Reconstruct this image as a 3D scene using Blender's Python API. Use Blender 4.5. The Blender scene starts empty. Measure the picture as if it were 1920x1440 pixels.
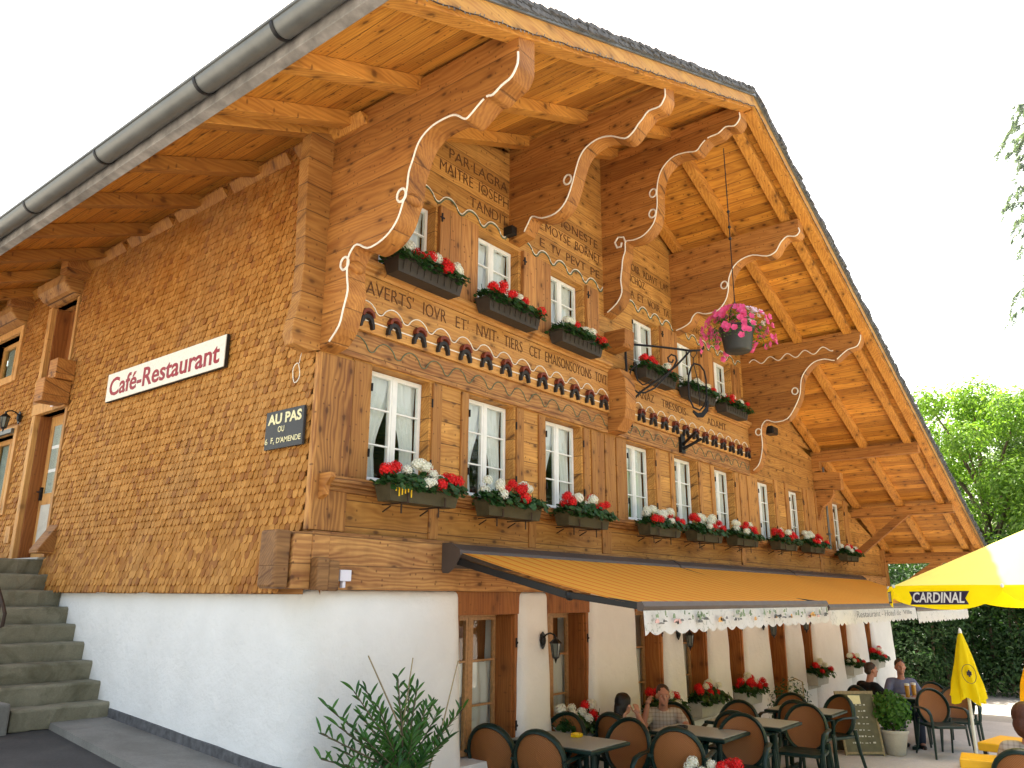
import bpy, bmesh, math, random
from mathutils import Vector, Matrix, noise as mnoise
random.seed(7)
SC = bpy.context.scene
COL = SC.collection
R = math.radians
# ------------------------------------------------------------------ camera
cd = bpy.data.cameras.new("camera"); cam = bpy.data.objects.new("camera", cd); COL.objects.link(cam)
YAW, PITCH, ROLL = R(51.33), R(15.05), R(0.33)
fw = Vector((math.sin(YAW)*math.cos(PITCH), math.cos(YAW)*math.cos(PITCH), math.sin(PITCH)))
rt = Vector((math.cos(YAW), -math.sin(YAW), 0)); up = rt.cross(fw)
rt2 = rt*math.cos(ROLL)+up*math.sin(ROLL); up2 = up*math.cos(ROLL)-rt*math.sin(ROLL)
m = Matrix((rt2, up2, -fw)).transposed().to_4x4(); m.translation = (-3.80, -5.04, 2.2)
cam.matrix_world = m
cd.sensor_width = 36; cd.lens = 36*1475.4/1920; cd.clip_start = .05; cd.clip_end = 3000
SC.camera = cam
# ------------------------------------------------------------------ light
SUN_EL, SUN_AZ = R(63), R(46)      # azimuth from +y towards +x
w = bpy.data.worlds.new("World"); SC.world = w; w.use_nodes = True
nt = w.node_tree; bg = nt.nodes['Background']
sky = nt.nodes.new('ShaderNodeTexSky'); sky.sky_type = 'NISHITA'; sky.sun_disc = False
sky.sun_elevation = SUN_EL; sky.sun_rotation = SUN_AZ; sky.dust_density = 7.0; sky.air_density = 1.2; sky.ozone_density = .6; sky.altitude = 800
tn = nt.nodes.new('ShaderNodeMix'); tn.data_type = 'RGBA'; tn.blend_type = 'MULTIPLY'; tn.inputs[0].default_value = 1   # thin white summer haze takes the blue out of the sky
tn.inputs[7].default_value = (1.16, 1.0, .80, 1); nt.links.new(sky.outputs[0], tn.inputs[6]); nt.links.new(tn.outputs[2], bg.inputs[0]); bg.inputs[1].default_value = 0.15
sl = bpy.data.lights.new("sun", 'SUN'); sl.energy = 5.0; sl.angle = R(.5); sl.color = (1, .95, .86)
so = bpy.data.objects.new("sun", sl); COL.objects.link(so)
sd = Vector((math.sin(SUN_AZ)*math.cos(SUN_EL), math.cos(SUN_AZ)*math.cos(SUN_EL), math.sin(SUN_EL)))
so.rotation_euler = sd.to_track_quat('Z', 'Y').to_euler(); so.location = (10, 10, 30)
SC.view_settings.view_transform = 'Standard'; SC.view_settings.look = 'None'
SC.view_settings.exposure = 2.02; SC.view_settings.gamma = 1
SC.cycles.max_bounces = 8; SC.cycles.transparent_max_bounces = 12
# ------------------------------------------------------------------ helpers
def tag(o, label=None, cat=None, group=None, kind=None):
    if label: o['label'] = label
    if cat: o['category'] = cat
    if group: o['group'] = group
    if kind: o['kind'] = kind
    return o
def empty(name, loc=(0,0,0), rz=0, label=None, cat=None, group=None):
    o = bpy.data.objects.new(name, None); COL.objects.link(o); o.location = loc; o.rotation_euler = (0,0,rz)
    o.empty_display_size = .1
    return tag(o, label, cat, group)
class MB:
    def __init__(s): s.v=[]; s.f=[]; s.mi=[]; s.cur=0
    def add(s, vs, fs):
        n=len(s.v); s.v += [tuple(q) for q in vs]; s.f += [tuple(i+n for i in f) for f in fs]; s.mi += [s.cur]*len(fs); return s
    def box(s, x0,x1,y0,y1,z0,z1, M=None):
        vs=[Vector((x,y,z)) for z in (z0,z1) for y in (y0,y1) for x in (x0,x1)]
        if M: vs=[M@q for q in vs]
        return s.add(vs, [(0,2,3,1),(4,5,7,6),(0,1,5,4),(2,6,7,3),(0,4,6,2),(1,3,7,5)])
    def bar(s, a, b, wd, h, upv=(0,0,1)):
        a=Vector(a); b=Vector(b); d=(b-a); L=d.length; d.normalize(); u=Vector(upv); r=d.cross(u); r.normalize(); u=r.cross(d)
        vs=[]
        for p in (a,b):
            for i,j in ((-1,-1),(1,-1),(1,1),(-1,1)): vs.append(p+r*(i*wd/2)+u*(j*h/2))
        return s.add(vs,[(0,1,2,3),(7,6,5,4),(0,4,5,1),(1,5,6,2),(2,6,7,3),(3,7,4,0)])
    def prism(s, poly, axis, a, b):
        # poly: list of 2-D points in the plane perpendicular to axis ('x': (y,z), 'y': (x,z), 'z': (x,y))
        def P(p,t): return {'x':(t,p[0],p[1]),'y':(p[0],t,p[1]),'z':(p[0],p[1],t)}[axis]
        n=len(poly); vs=[P(p,a) for p in poly]+[P(p,b) for p in poly]
        fs=[tuple(range(n)), tuple(range(2*n-1,n-1,-1))]+[(i,i+n,(i+1)%n+n,(i+1)%n) for i in range(n)]
        return s.add(vs,fs)
    def tube(s, pts, r, seg=6, closed=False, flat=None, caps=True):
        pts=[Vector(p) for p in pts]; n=len(pts); vs=[]; fs=[]
        nrm=None
        for i,p in enumerate(pts):
            if closed: t=pts[(i+1)%n]-pts[i-1]
            else: t=pts[min(i+1,n-1)]-pts[max(i-1,0)]
            if t.length<1e-9: t=Vector((0,0,1))
            t.normalize()
            if nrm is None:
                nrm=t.orthogonal() if flat is None else (Vector(flat)-t*t.dot(Vector(flat)))
                nrm.normalize()
            nrm=nrm-t*nrm.dot(t); nrm.normalize(); bn=t.cross(nrm)
            ri=r[i] if isinstance(r,list) else r
            ra,rb=ri if isinstance(ri,tuple) else (ri,ri)
            for k in range(seg):
                a=2*math.pi*k/seg; vs.append(p+nrm*(ra*math.cos(a))+bn*(rb*math.sin(a)))
        m_=n if closed else n-1
        for i in range(m_):
            for k in range(seg):
                a=i*seg+k; b=i*seg+(k+1)%seg; c=((i+1)%n)*seg+(k+1)%seg; d=((i+1)%n)*seg+k
                fs.append((a,b,c,d))
        if not closed and caps: fs.append(tuple(range(seg-1,-1,-1))); fs.append(tuple((n-1)*seg+k for k in range(seg)))
        return s.add(vs,fs)
    def lathe(s, prof, c=(0,0,0), seg=16, sx=1, sy=1):
        vs=[];fs=[];n=len(prof)
        for (r,z) in prof:
            for k in range(seg):
                a=2*math.pi*k/seg; vs.append((c[0]+r*math.cos(a)*sx,c[1]+r*math.sin(a)*sy,c[2]+z))
        for i in range(n-1):
            for k in range(seg): fs.append((i*seg+k,i*seg+(k+1)%seg,(i+1)*seg+(k+1)%seg,(i+1)*seg+k))
        fs.append(tuple(range(seg-1,-1,-1))); fs.append(tuple((n-1)*seg+k for k in range(seg)))
        return s.add(vs,fs)
    def ball(s, c, r, seg=10, rings=6, M=None):
        c=Vector(c); rr=r if isinstance(r,(tuple,list)) else (r,r,r); vs=[];fs=[]
        for i in range(rings+1):
            th=math.pi*i/rings
            for k in range(seg):
                a=2*math.pi*k/seg; q=Vector((rr[0]*math.sin(th)*math.cos(a),rr[1]*math.sin(th)*math.sin(a),rr[2]*math.cos(th)))
                if M: q=M@q
                vs.append(c+q)
        for i in range(rings):
            for k in range(seg): fs.append((i*seg+k,(i+1)*seg+k,(i+1)*seg+(k+1)%seg,i*seg+(k+1)%seg))
        return s.add(vs,fs)
    def build(s, name, mat, parent=None, smooth=False, bevel=0, loc=None, origin=None, autosmooth=None):
        me=bpy.data.meshes.new(name)
        vs=s.v
        if origin is not None:
            o_=Vector(origin); vs=[Vector(q)-o_ for q in vs]
        me.from_pydata([tuple(q) for q in vs],[],s.f); me.update()
        mats=mat if isinstance(mat,(list,tuple)) else [mat]
        for q in mats: me.materials.append(q)
        if len(mats)>1: me.polygons.foreach_set('material_index', s.mi)
        if smooth: me.polygons.foreach_set('use_smooth',[True]*len(me.polygons))
        bm=bmesh.new(); bm.from_mesh(me)
        if smooth: bmesh.ops.remove_doubles(bm, verts=bm.verts, dist=1e-5)
        bmesh.ops.recalc_face_normals(bm, faces=bm.faces)
        bm.to_mesh(me); bm.free()
        if smooth: 
            try: me.set_sharp_from_angle(angle=R(50))
            except Exception: pass
        o=bpy.data.objects.new(name,me); COL.objects.link(o)
        if parent: o.parent=parent
        if origin is not None and loc is None: o.location=origin
        if loc is not None: o.location=loc
        if bevel:
            b=o.modifiers.new('b','BEVEL'); b.width=bevel; b.segments=2; b.limit_method='ANGLE'; b.angle_limit=R(40)
        return o
def copy_tree(o, parent=None):
    c=o.copy(); COL.objects.link(c)
    if parent: c.parent=parent
    for ch in list(o.children): copy_tree(ch,c)
    return c
def text_mesh(s, width=None, height=.1, extrude=.002, offset=0, shear=0, align='LEFT'):
    cu=bpy.data.curves.new('lettering','FONT'); cu.body=s; cu.size=1; cu.extrude=0; cu.offset=offset; cu.shear=shear; cu.resolution_u=3
    o=bpy.data.objects.new('lettering',cu); COL.objects.link(o)
    bpy.context.view_layer.update()
    dg=bpy.context.evaluated_depsgraph_get(); me=bpy.data.meshes.new_from_object(o.evaluated_get(dg))
    bpy.data.objects.remove(o); bpy.data.curves.remove(cu)
    xs=[v.co.x for v in me.vertices]; ys=[v.co.y for v in me.vertices]
    x0,x1,y0,y1=min(xs),max(xs),min(ys),max(ys)
    sx=(width/(x1-x0)) if width else height/(y1-y0)
    sy=height/(y1-y0)
    bm=bmesh.new(); bm.from_mesh(me); bpy.data.meshes.remove(me)
    for v in bm.verts: v.co=Vector(((v.co.x-x0)*sx,(v.co.y-y0)*sy,0))
    geo=bmesh.ops.extrude_face_region(bm, geom=list(bm.faces))
    for v in [g for g in geo['geom'] if isinstance(g,bmesh.types.BMVert)]: v.co.z+=extrude
    bmesh.ops.recalc_face_normals(bm, faces=bm.faces)
    vs=[tuple(v.co) for v in bm.verts]; bm.verts.index_update(); fs=[tuple(v.index for v in f.verts) for f in bm.faces]; bm.free()
    return vs,fs
def lettering(mb, s, org, ux, uy, width, height, **k):
    vs,fs=text_mesh(s,width,height,**k); ux=Vector(ux);uy=Vector(uy);n=ux.cross(uy);org=Vector(org)
    mb.add([org+ux*a+uy*b+n*c for a,b,c in vs],fs)
FX=((1,0,0),(0,0,1)); SXD=((0,-1,0),(0,0,1))
# ------------------------------------------------------------------ node helper
class G:
    def __init__(s,name):
        s.m=bpy.data.materials.new(name); s.m.use_nodes=True; s.t=s.m.node_tree; s.b=s.t.nodes['Principled BSDF']
        s.b.inputs['Specular IOR Level'].default_value=.35
    def n(s,t,**k):
        q=s.t.nodes.new('ShaderNode'+t)
        for a,b in k.items(): setattr(q,a,b)
        return q
    def put(s,sock,v):
        if hasattr(v,'is_output') or isinstance(v,bpy.types.NodeSocket): s.t.links.new(v,sock)
        else: sock.default_value=v
    def math(s,op,a,b=0,c=0,clamp=False):
        q=s.n('Math',operation=op); q.use_clamp=clamp; s.put(q.inputs[0],a); s.put(q.inputs[1],b)
        if op in('MULTIPLY_ADD','SMOOTH_MIN'): s.put(q.inputs[2],c)
        return q.outputs[0]
    def mr(s,v,a,b,c=0,d=1):
        q=s.n('MapRange'); s.put(q.inputs[0],v)
        for i,x in enumerate((a,b,c,d)): q.inputs[i+1].default_value=x
        return q.outputs[0]
    def mix(s,f,a,b,bt='MIX'):
        q=s.n('Mix',data_type='RGBA',blend_type=bt); s.put(q.inputs[0],f)
        def C(v): return (*v,1) if isinstance(v,tuple) and len(v)==3 else v
        s.put(q.inputs[6],C(a)); s.put(q.inputs[7],C(b)); return q.outputs[2]
    def xyz(s,a,b,c):
        q=s.n('CombineXYZ'); s.put(q.inputs[0],a); s.put(q.inputs[1],b); s.put(q.inputs[2],c); return q.outputs[0]
    def coord(s,kind='Object'): return s.n('TexCoord').outputs[kind]
    def sep(s,v):
        q=s.n('SeparateXYZ'); s.put(q.inputs[0],v); return q.outputs
    def noise(s,v,scale,detail=4,rough=.5,dist=0,dim='3D'):
        q=s.n('TexNoise',noise_dimensions=dim); 
        if v is not None: s.put(q.inputs['Vector'],v)
        q.inputs['Scale'].default_value=scale;q.inputs['Detail'].default_value=detail;q.inputs['Roughness'].default_value=rough;q.inputs['Distortion'].default_value=dist
        return q.outputs[0]
    def white(s,v):
        q=s.n('TexWhiteNoise',noise_dimensions='1D'); s.put(q.inputs['W'],v); return q.outputs[0]
    def bump(s,h,strength=.3,dist=.01):
        q=s.n('Bump'); q.inputs['Strength'].default_value=strength;q.inputs['Distance'].default_value=dist; s.put(q.inputs['Height'],h)
        s.t.links.new(q.outputs[0],s.b.inputs['Normal'])
    def col(s,c): s.put(s.b.inputs['Base Color'],(*c,1) if isinstance(c,tuple) else c)
    def rough(s,r): s.put(s.b.inputs['Roughness'],r)
def plain(name,c,rough=.6,metal=0,nz=.15,ns=12,spec=.35,bump=0):
    g=G(name); v=g.noise(g.coord(),ns,5,.6)
    f=g.mr(v,.3,.7,1-nz,1+nz); q=g.n('VectorMath',operation='SCALE'); q.inputs[0].default_value=c; g.put(q.inputs[3],f); g.put(g.b.inputs['Base Color'],q.outputs[0])
    g.rough(g.mr(v,.3,.7,max(0,rough-.08),min(1,rough+.08))); g.b.inputs['Metallic'].default_value=metal; g.b.inputs['Specular IOR Level'].default_value=spec
    if bump: g.bump(v,bump,.01)
    return g.m
def wood(name, along='x', across='z', pw=.2, light=(.53,.28,.09), dark=(.30,.125,.035), var=.3, knots=1., seam=1., rough=.62, ksc=1., stain=.0, ring=.18):
    g=G(name); s=g.sep(g.coord()); ax={'x':0,'y':1,'z':2}; A=s[ax[along]]; B=s[ax[across]]; third=[q for q in 'xyz' if q not in (along,across)][0]; Cc=s[ax[third]]
    pb=g.math('DIVIDE',B,pw); pid=g.math('FLOOR',pb); rnd=g.white(g.math('ADD',pid,3.37)); fr=g.math('SUBTRACT',pb,pid)
    off=g.math('MULTIPLY',rnd,41.)
    low=g.noise(g.xyz(g.math('ADD',g.math('MULTIPLY',A,.7),off),g.math('MULTIPLY',B,3.),g.math('MULTIPLY',Cc,3.)),1.5,3,.5)
    rng=g.math('SINE',g.math('ADD',g.math('MULTIPLY',g.math('ADD',B,Cc),150.),g.math('MULTIPLY',low,46.)))
    fine=g.noise(g.xyz(g.math('ADD',g.math('MULTIPLY',A,2.2),off),g.math('MULTIPLY',B,70.),g.math('MULTIPLY',Cc,70.)),1.,5,.65)
    mid=g.noise(g.xyz(g.math('ADD',g.math('MULTIPLY',A,1.0),off),g.math('MULTIPLY',B,9.),g.math('MULTIPLY',Cc,9.)),1.,5,.6)
    f=g.math('ADD',g.math('ADD',g.math('MULTIPLY',rng,ring),g.math('MULTIPLY',g.mr(fine,.3,.7,0,1),.32)),g.math('MULTIPLY',g.mr(mid,.3,.7,0,1),.55))
    c=g.mix(f,dark,light)
    # plank to plank tone
    c=g.mix(1.,c,g.mix(g.math('MULTIPLY',rnd,1.),(1-var,1-var*1.15,1-var*1.3),(1+var*.35,1+var*.35,1+var*.35)),'MULTIPLY')
    # knots
    if knots:
        vo=g.n('TexVoronoi',feature='F1',voronoi_dimensions='2D'); vo.inputs['Scale'].default_value=1.; vo.inputs['Randomness'].default_value=1.
        g.put(vo.inputs['Vector'],g.xyz(g.math('ADD',g.math('MULTIPLY',A,3.1*ksc),off),g.math('ADD',g.math('MULTIPLY',B,5.6*ksc),g.math('MULTIPLY',Cc,3.)),0.))
        d=vo.outputs['Distance']; d2=g.math('ADD',d,g.math('MULTIPLY',g.math('SUBTRACT',fine,.5),.12))
        sel=g.math('GREATER_THAN',g.sep(vo.outputs['Color'])[0],.42)
        k=g.math('MULTIPLY',g.mr(d2,.05,.12,1,0),g.math('MULTIPLY',sel,.85*knots))
        c=g.mix(k,c,(.06,.018,.005))
        v2=g.n('TexVoronoi',feature='F1',voronoi_dimensions='2D'); v2.inputs['Scale'].default_value=1.
        g.put(v2.inputs['Vector'],g.xyz(g.math('ADD',g.math('MULTIPLY',A,13.*ksc),off),g.math('ADD',g.math('MULTIPLY',B,11.*ksc),g.math('MULTIPLY',Cc,5.)),0.))
        k2=g.math('MULTIPLY',g.mr(v2.outputs['Distance'],.06,.15,.75*knots,0),g.math('GREATER_THAN',g.sep(v2.outputs['Color'])[0],.68)); c=g.mix(k2,c,(.10,.035,.010))
        halo=g.math('MULTIPLY',g.mr(d2,.1,.34,.38,0),sel); c=g.mix(halo,c,tuple(q*.45 for q in dark))
    if stain:
        st=g.noise(g.xyz(g.math('MULTIPLY',s[0],1.3),g.math('MULTIPLY',s[1],1.3),g.math('MULTIPLY',s[2],.5)),2.,5,.6)
        c=g.mix(g.mr(st,.52,.75,0,stain),c,tuple(q*.35 for q in dark))
    h=g.math('MULTIPLY',fine,.5)
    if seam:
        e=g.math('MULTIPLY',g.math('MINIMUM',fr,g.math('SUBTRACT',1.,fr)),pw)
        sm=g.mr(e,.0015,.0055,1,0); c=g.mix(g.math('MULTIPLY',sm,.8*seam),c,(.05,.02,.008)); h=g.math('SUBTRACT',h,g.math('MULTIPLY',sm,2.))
    g.col(c); g.rough(g.mr(fine,.3,.7,rough-.1,rough+.12)); g.bump(h,.35,.006); return g.m
LT=(.69,.37,.094); DK=(.36,.15,.031)
M={}
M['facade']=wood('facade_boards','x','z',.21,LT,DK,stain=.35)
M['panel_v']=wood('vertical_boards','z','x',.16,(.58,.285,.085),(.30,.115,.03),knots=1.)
M['post']=wood('post_wood','z','x',5.,(.62,.325,.088),(.33,.13,.032),seam=0,ksc=1.2,ring=.16)
M['cpost']=wood('corner_post_wood','z','x',5.,(.60,.30,.085),(.24,.09,.024),seam=0,ksc=1.1,ring=.3)
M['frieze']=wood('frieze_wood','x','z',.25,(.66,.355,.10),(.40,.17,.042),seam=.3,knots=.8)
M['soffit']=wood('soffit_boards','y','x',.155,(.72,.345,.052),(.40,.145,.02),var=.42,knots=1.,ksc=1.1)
M['rafter']=wood('rafter_wood','x','y',5.,(.62,.295,.056),(.33,.125,.021),seam=0,knots=.9)
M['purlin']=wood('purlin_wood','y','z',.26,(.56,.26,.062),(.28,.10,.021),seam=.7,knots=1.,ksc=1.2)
M['verge']=wood('verge_wood','x','z',4.,(.60,.33,.075),(.38,.16,.033),seam=0,knots=.5)
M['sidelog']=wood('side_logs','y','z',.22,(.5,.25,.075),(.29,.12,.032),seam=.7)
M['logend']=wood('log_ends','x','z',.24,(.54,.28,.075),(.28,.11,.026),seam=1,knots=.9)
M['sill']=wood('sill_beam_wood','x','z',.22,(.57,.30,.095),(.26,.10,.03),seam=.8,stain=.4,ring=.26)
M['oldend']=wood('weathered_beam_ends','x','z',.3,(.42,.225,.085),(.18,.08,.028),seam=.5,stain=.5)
M['trim']=wood('door_trim_wood','z','y',5.,(.70,.40,.13),(.46,.21,.06),seam=0,knots=.5)
M['gwood']=wood('ground_window_wood','z','x',5.,(.50,.20,.05),(.28,.09,.02),seam=0,knots=.6)
M['gframe']=plain('ground_window_frame_wood',(.42,.23,.10),.5,nz=.25,ns=30)
M['whitepaint']=plain('white_window_paint',(.80,.80,.76),.45,nz=.05)
M['white']=plain('cream_paint',(.80,.76,.66),.6,nz=.1,ns=40)
M['greenpaint']=plain('faded_green_paint',(.12,.15,.09),.7,nz=.3,ns=40)
M['redpaint']=plain('red_brown_paint',(.17,.032,.012),.6,nz=.2,ns=30)
M['blackpaint']=plain('black_paint',(.022,.018,.016),.6,nz=.2)
M['carve']=plain('carved_dark_letters',(.11,.045,.018),.8,nz=.3,ns=60)
M['iron']=plain('wrought_iron',(.022,.022,.024),.45,metal=.6,nz=.2,ns=40)
M['rust']=plain('rusty_iron',(.05,.03,.02),.7,metal=.2,nz=.3,ns=30)
M['zinc']=plain('zinc',(.15,.155,.15),.45,metal=.5,nz=.16,ns=5)
M['slate']=plain('grey_roof_shingle',(.10,.10,.105),.8,nz=.45,ns=14,bump=.4)
M['tablet']=plain('grey_green_table_top',(.36,.37,.31),.35,nz=.12,ns=40)
M['green']=plain('dark_green_plastic',(.008,.026,.021),.42,nz=.04,spec=.3)
M['yellowcard']=plain('yellow_plastic',(.85,.55,.01),.4,nz=.05)
M['brownmetal']=plain('brown_painted_metal',(.085,.062,.05),.5,nz=.1)
M['blackmetal']=plain('black_metal',(.018,.018,.018),.4,metal=.3,nz=.1)
M['stone']=None
def mk_plaster():
    g=G('white_plaster'); c=g.coord(); a=g.noise(c,2.2,4,.55); b=g.noise(c,14,5,.6); d=g.noise(c,60,3,.6)
    g.col(g.mix(g.mr(a,.35,.7,0,1),(.80,.795,.77),(.74,.735,.71))); g.rough(.85)
    g.bump(g.math('ADD',g.math('MULTIPLY',b,1.),g.math('ADD',g.math('MULTIPLY',a,3.),g.math('MULTIPLY',d,.25))),.5,.02); return g.m
def mk_concrete(name,c1,c2,sc=3,dirt=(.12,.11,.07),da=.5,bm=.4):
    g=G(name); c=g.coord(); a=g.noise(c,sc,6,.65); b=g.noise(c,sc*22,4,.7); e=g.noise(c,sc*.6,5,.6,1.)
    q=g.mix(g.mr(a,.3,.7),c1,c2); q=g.mix(g.mr(b,.35,.75,0,.35),q,tuple(x*.45 for x in c1)); q=g.mix(g.mr(e,.5,.72,0,da),q,dirt)
    g.col(q); g.rough(.88); g.bump(g.math('ADD',a,g.math('MULTIPLY',b,.6)),bm,.012); return g.m
def mk_shingle():
    g=G('wood_shingles'); s=g.sep(g.coord()); geo=g.n('NewGeometry'); r=geo.outputs['Random Per Island']
    big=g.noise(g.coord(),.9,4,.6); mid=g.noise(g.coord(),5,4,.6)
    fine=g.noise(g.xyz(g.math('MULTIPLY',s[0],90.),g.math('MULTIPLY',s[1],90.),g.math('MULTIPLY',s[2],9.)),1,4,.6)
    g.b.inputs['Specular IOR Level'].default_value=.12
    c=g.mix(r,(.37,.160,.032),(.56,.275,.072))
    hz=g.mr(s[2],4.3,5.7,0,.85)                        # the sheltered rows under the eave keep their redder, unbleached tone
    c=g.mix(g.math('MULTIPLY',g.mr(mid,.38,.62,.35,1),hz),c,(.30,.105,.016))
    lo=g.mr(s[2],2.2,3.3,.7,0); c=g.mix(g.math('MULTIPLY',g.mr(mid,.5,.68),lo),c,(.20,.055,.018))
    c=g.mix(g.math('MULTIPLY',g.math('GREATER_THAN',g.white(g.math('MULTIPLY',r,977.)),.90),.6),c,(.22,.07,.02))
    c=g.mix(g.mr(big,.45,.7,0,.25),c,(.34,.22,.11))
    c=g.mix(g.mr(fine,.4,.75,0,.3),c,(.16,.06,.02)); g.col(c); g.rough(.7); g.bump(fine,.3,.004); return g.m
def mk_leaf(name,c1,c2,tr=.35,rough=.5):
    g=G(name); geo=g.n('NewGeometry'); r=geo.outputs['Random Per Island']; c=g.mix(r,c1,c2)
    g.col(c); g.rough(rough)
    t=g.n('BsdfTranslucent'); g.put(t.inputs[0],g.mix(1.,c,(1.3,1.5,.6),'MULTIPLY')); mx=g.n('MixShader'); mx.inputs[0].default_value=tr
    g.t.links.new(g.b.outputs[0],mx.inputs[1]); g.t.links.new(t.outputs[0],mx.inputs[2]); g.t.links.new(mx.outputs[0],g.t.nodes['Material Output'].inputs[0]); return g.m
def mk_cloth(name,c,tr=.4,stripe=None,nz=.06):
    g=G(name); v=g.noise(g.coord(),6,4,.6); col=g.mix(g.mr(v,.3,.7,0,1),tuple(x*(1-nz) for x in c),c)
    if stripe: col=stripe(g,col)
    g.col(col); g.rough(.85); w_=g.noise(g.coord(),300,2,.5); g.bump(w_,.15,.002)
    t=g.n('BsdfTranslucent'); g.put(t.inputs[0],col); mx=g.n('MixShader'); mx.inputs[0].default_value=tr
    g.t.links.new(g.b.outputs[0],mx.inputs[1]); g.t.links.new(t.outputs[0],mx.inputs[2]); g.t.links.new(mx.outputs[0],g.t.nodes['Material Output'].inputs[0]); return g.m
def mk_glass(name='window_glass',tint=(.9,.95,.93)):
    g=G(name); lw=g.n('LayerWeight'); lw.inputs[0].default_value=.5; fr=g.math('ADD',.07,g.math('MULTIPLY',g.math('POWER',lw.outputs['Facing'],4.),.9))
    gl=g.n('BsdfGlossy'); gl.inputs['Roughness'].default_value=.01; tr=g.n('BsdfTransparent'); tr.inputs[0].default_value=(*tint,1)
    v=g.noise(g.coord(),3.,3,.5); b=g.n('Bump'); b.inputs['Strength'].default_value=.12; b.inputs['Distance'].default_value=.02; g.put(b.inputs['Height'],v); g.t.links.new(b.outputs[0],gl.inputs['Normal'])
    mx=g.n('MixShader'); g.put(mx.inputs[0],fr); g.t.links.new(tr.outputs[0],mx.inputs[1]); g.t.links.new(gl.outputs[0],mx.inputs[2]); g.t.links.new(mx.outputs[0],g.t.nodes['Material Output'].inputs[0]); return g.m
def mk_curtain():
    g=G('lace_curtain'); s=g.sep(g.coord()); v=g.n('TexVoronoi'); g.put(v.inputs['Vector'],g.coord()); v.inputs['Scale'].default_value=55
    g.col((.78,.77,.74)); g.rough(.9); t=g.n('BsdfTransparent'); mx=g.n('MixShader'); mx.inputs[0].default_value=.86
    g.t.links.new(t.outputs[0],mx.inputs[1]); g.t.links.new(g.b.outputs[0],mx.inputs[2]); g.t.links.new(mx.outputs[0],g.t.nodes['Material Output'].inputs[0]); return g.m
def st_awning(g,col):
    s=g.sep(g.coord()); x=s[0]
    a=g.math('SINE',g.math('MULTIPLY',x,2*math.pi/.23)); b=g.math('SINE',g.math('MULTIPLY',x,2*math.pi/.115))
    c=g.mix(g.mr(a,.35,.8),col,(.90,.24,.015)); c=g.mix(g.math('MULTIPLY',g.mr(b,.55,.7),.5),c,(1.,.58,.10)); return c
def st_valance(g,col):
    v=g.noise(g.xyz(g.math('MULTIPLY',g.sep(g.coord())[0],1.),0.,g.math('MULTIPLY',g.sep(g.coord())[2],1.)),26,5,.7,.6)
    big=g.noise(g.coord(),3.2,3,.5); z=g.sep(g.coord())[2]
    f=g.math('MULTIPLY',g.mr(v,.55,.62),g.mr(big,.45,.58)); 
    return g.mix(g.math('MULTIPLY',f,.6),col,(.20,.24,.15))
def mk_rattan():
    g=G('woven_rattan'); s=g.sep(g.coord()); a=g.math('SINE',g.math('MULTIPLY',s[0],420.)); b=g.math('SINE',g.math('MULTIPLY',s[2],420.)); w_=g.math('MULTIPLY',a,b)
    n=g.noise(g.coord(),9,4,.6); c=g.mix(g.mr(w_,-.6,.6),(.17,.058,.013),(.36,.14,.035)); c=g.mix(g.mr(n,.4,.7,0,.5),c,(.26,.09,.03)); g.col(c); g.rough(.55); g.bump(w_,.4,.003); return g.m
M['plaster']=mk_plaster()
M['shingle']=mk_shingle()
M['asphalt']=mk_concrete('asphalt',(.048,.047,.046),(.075,.073,.07),2.2,(.10,.095,.085),.5,.5)
M['terrace']=mk_concrete('terrace_paving',(.50,.47,.42),(.60,.57,.52),1.6,(.40,.37,.33),.5,.35)
M['pave']=mk_concrete('pavement_concrete',(.19,.185,.165),(.26,.25,.225),2.5,(.12,.11,.095),.6,.4)
M['step']=mk_concrete('old_stone_steps',(.20,.185,.125),(.29,.27,.195),3.5,(.075,.068,.035),.85,.7)
M['pale']=mk_concrete('pale_stone',(.50,.48,.42),(.60,.57,.50),5,(.3,.28,.22),.4,.3)
M['leafA']=mk_leaf('deciduous_leaf',(.09,.18,.025),(.26,.38,.08),.5)
M['leafB']=mk_leaf('dark_leaf',(.018,.045,.014),(.05,.11,.03),.25)
M['leafC']=mk_leaf('silvery_leaf',(.14,.21,.09),(.25,.34,.17),.35)
M['needle']=mk_leaf('conifer_needles',(.13,.17,.16),(.22,.27,.25),.35)
M['oleaf']=mk_leaf('oleander_leaf',(.02,.07,.018),(.07,.19,.035),.3,.35)
M['gerleaf']=mk_leaf('geranium_leaf',(.014,.05,.012),(.035,.10,.022),.2)
M['basil']=mk_leaf('bright_green_leaf',(.05,.14,.02),(.10,.24,.04),.35)
M['red']=mk_leaf('red_petals',(.55,.006,.008),(.80,.012,.012),.12)
M['whitefl']=mk_leaf('white_petals',(.78,.76,.68),(.86,.85,.80),.15)
M['pink']=mk_leaf('pink_petals',(.60,.05,.20),(.75,.12,.32),.2)
M['palepink']=mk_leaf('pale_pink_petals',(.72,.45,.62),(.82,.66,.78),.2)
M['bark']=plain('bark',(.12,.09,.06),.9,nz=.4,ns=12,bump=.6)
M['glass']=mk_glass()
M['curtain']=mk_curtain()
M['awning']=mk_cloth('orange_striped_awning',(1.,.47,.06),.38,st_awning)
M['valance']=mk_cloth('printed_valance_cloth',(.80,.79,.74),.4,st_valance)
M['yellow']=mk_cloth('yellow_parasol_cloth',(.88,.72,.005),.45)
M['paleparasol']=mk_cloth('pale_parasol_cloth',(.92,.87,.22),.35)
M['outer']=mk_concrete('pale_gravel_square',(.34,.325,.29),(.42,.40,.36),1.2,(.28,.26,.22),.4,.3)
M['orange']=mk_cloth('orange_yellow_cloth',(.90,.50,.01),.4)
M['navy']=plain('navy_print',(.03,.022,.06),.6)
M['rattan']=mk_rattan()
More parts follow.
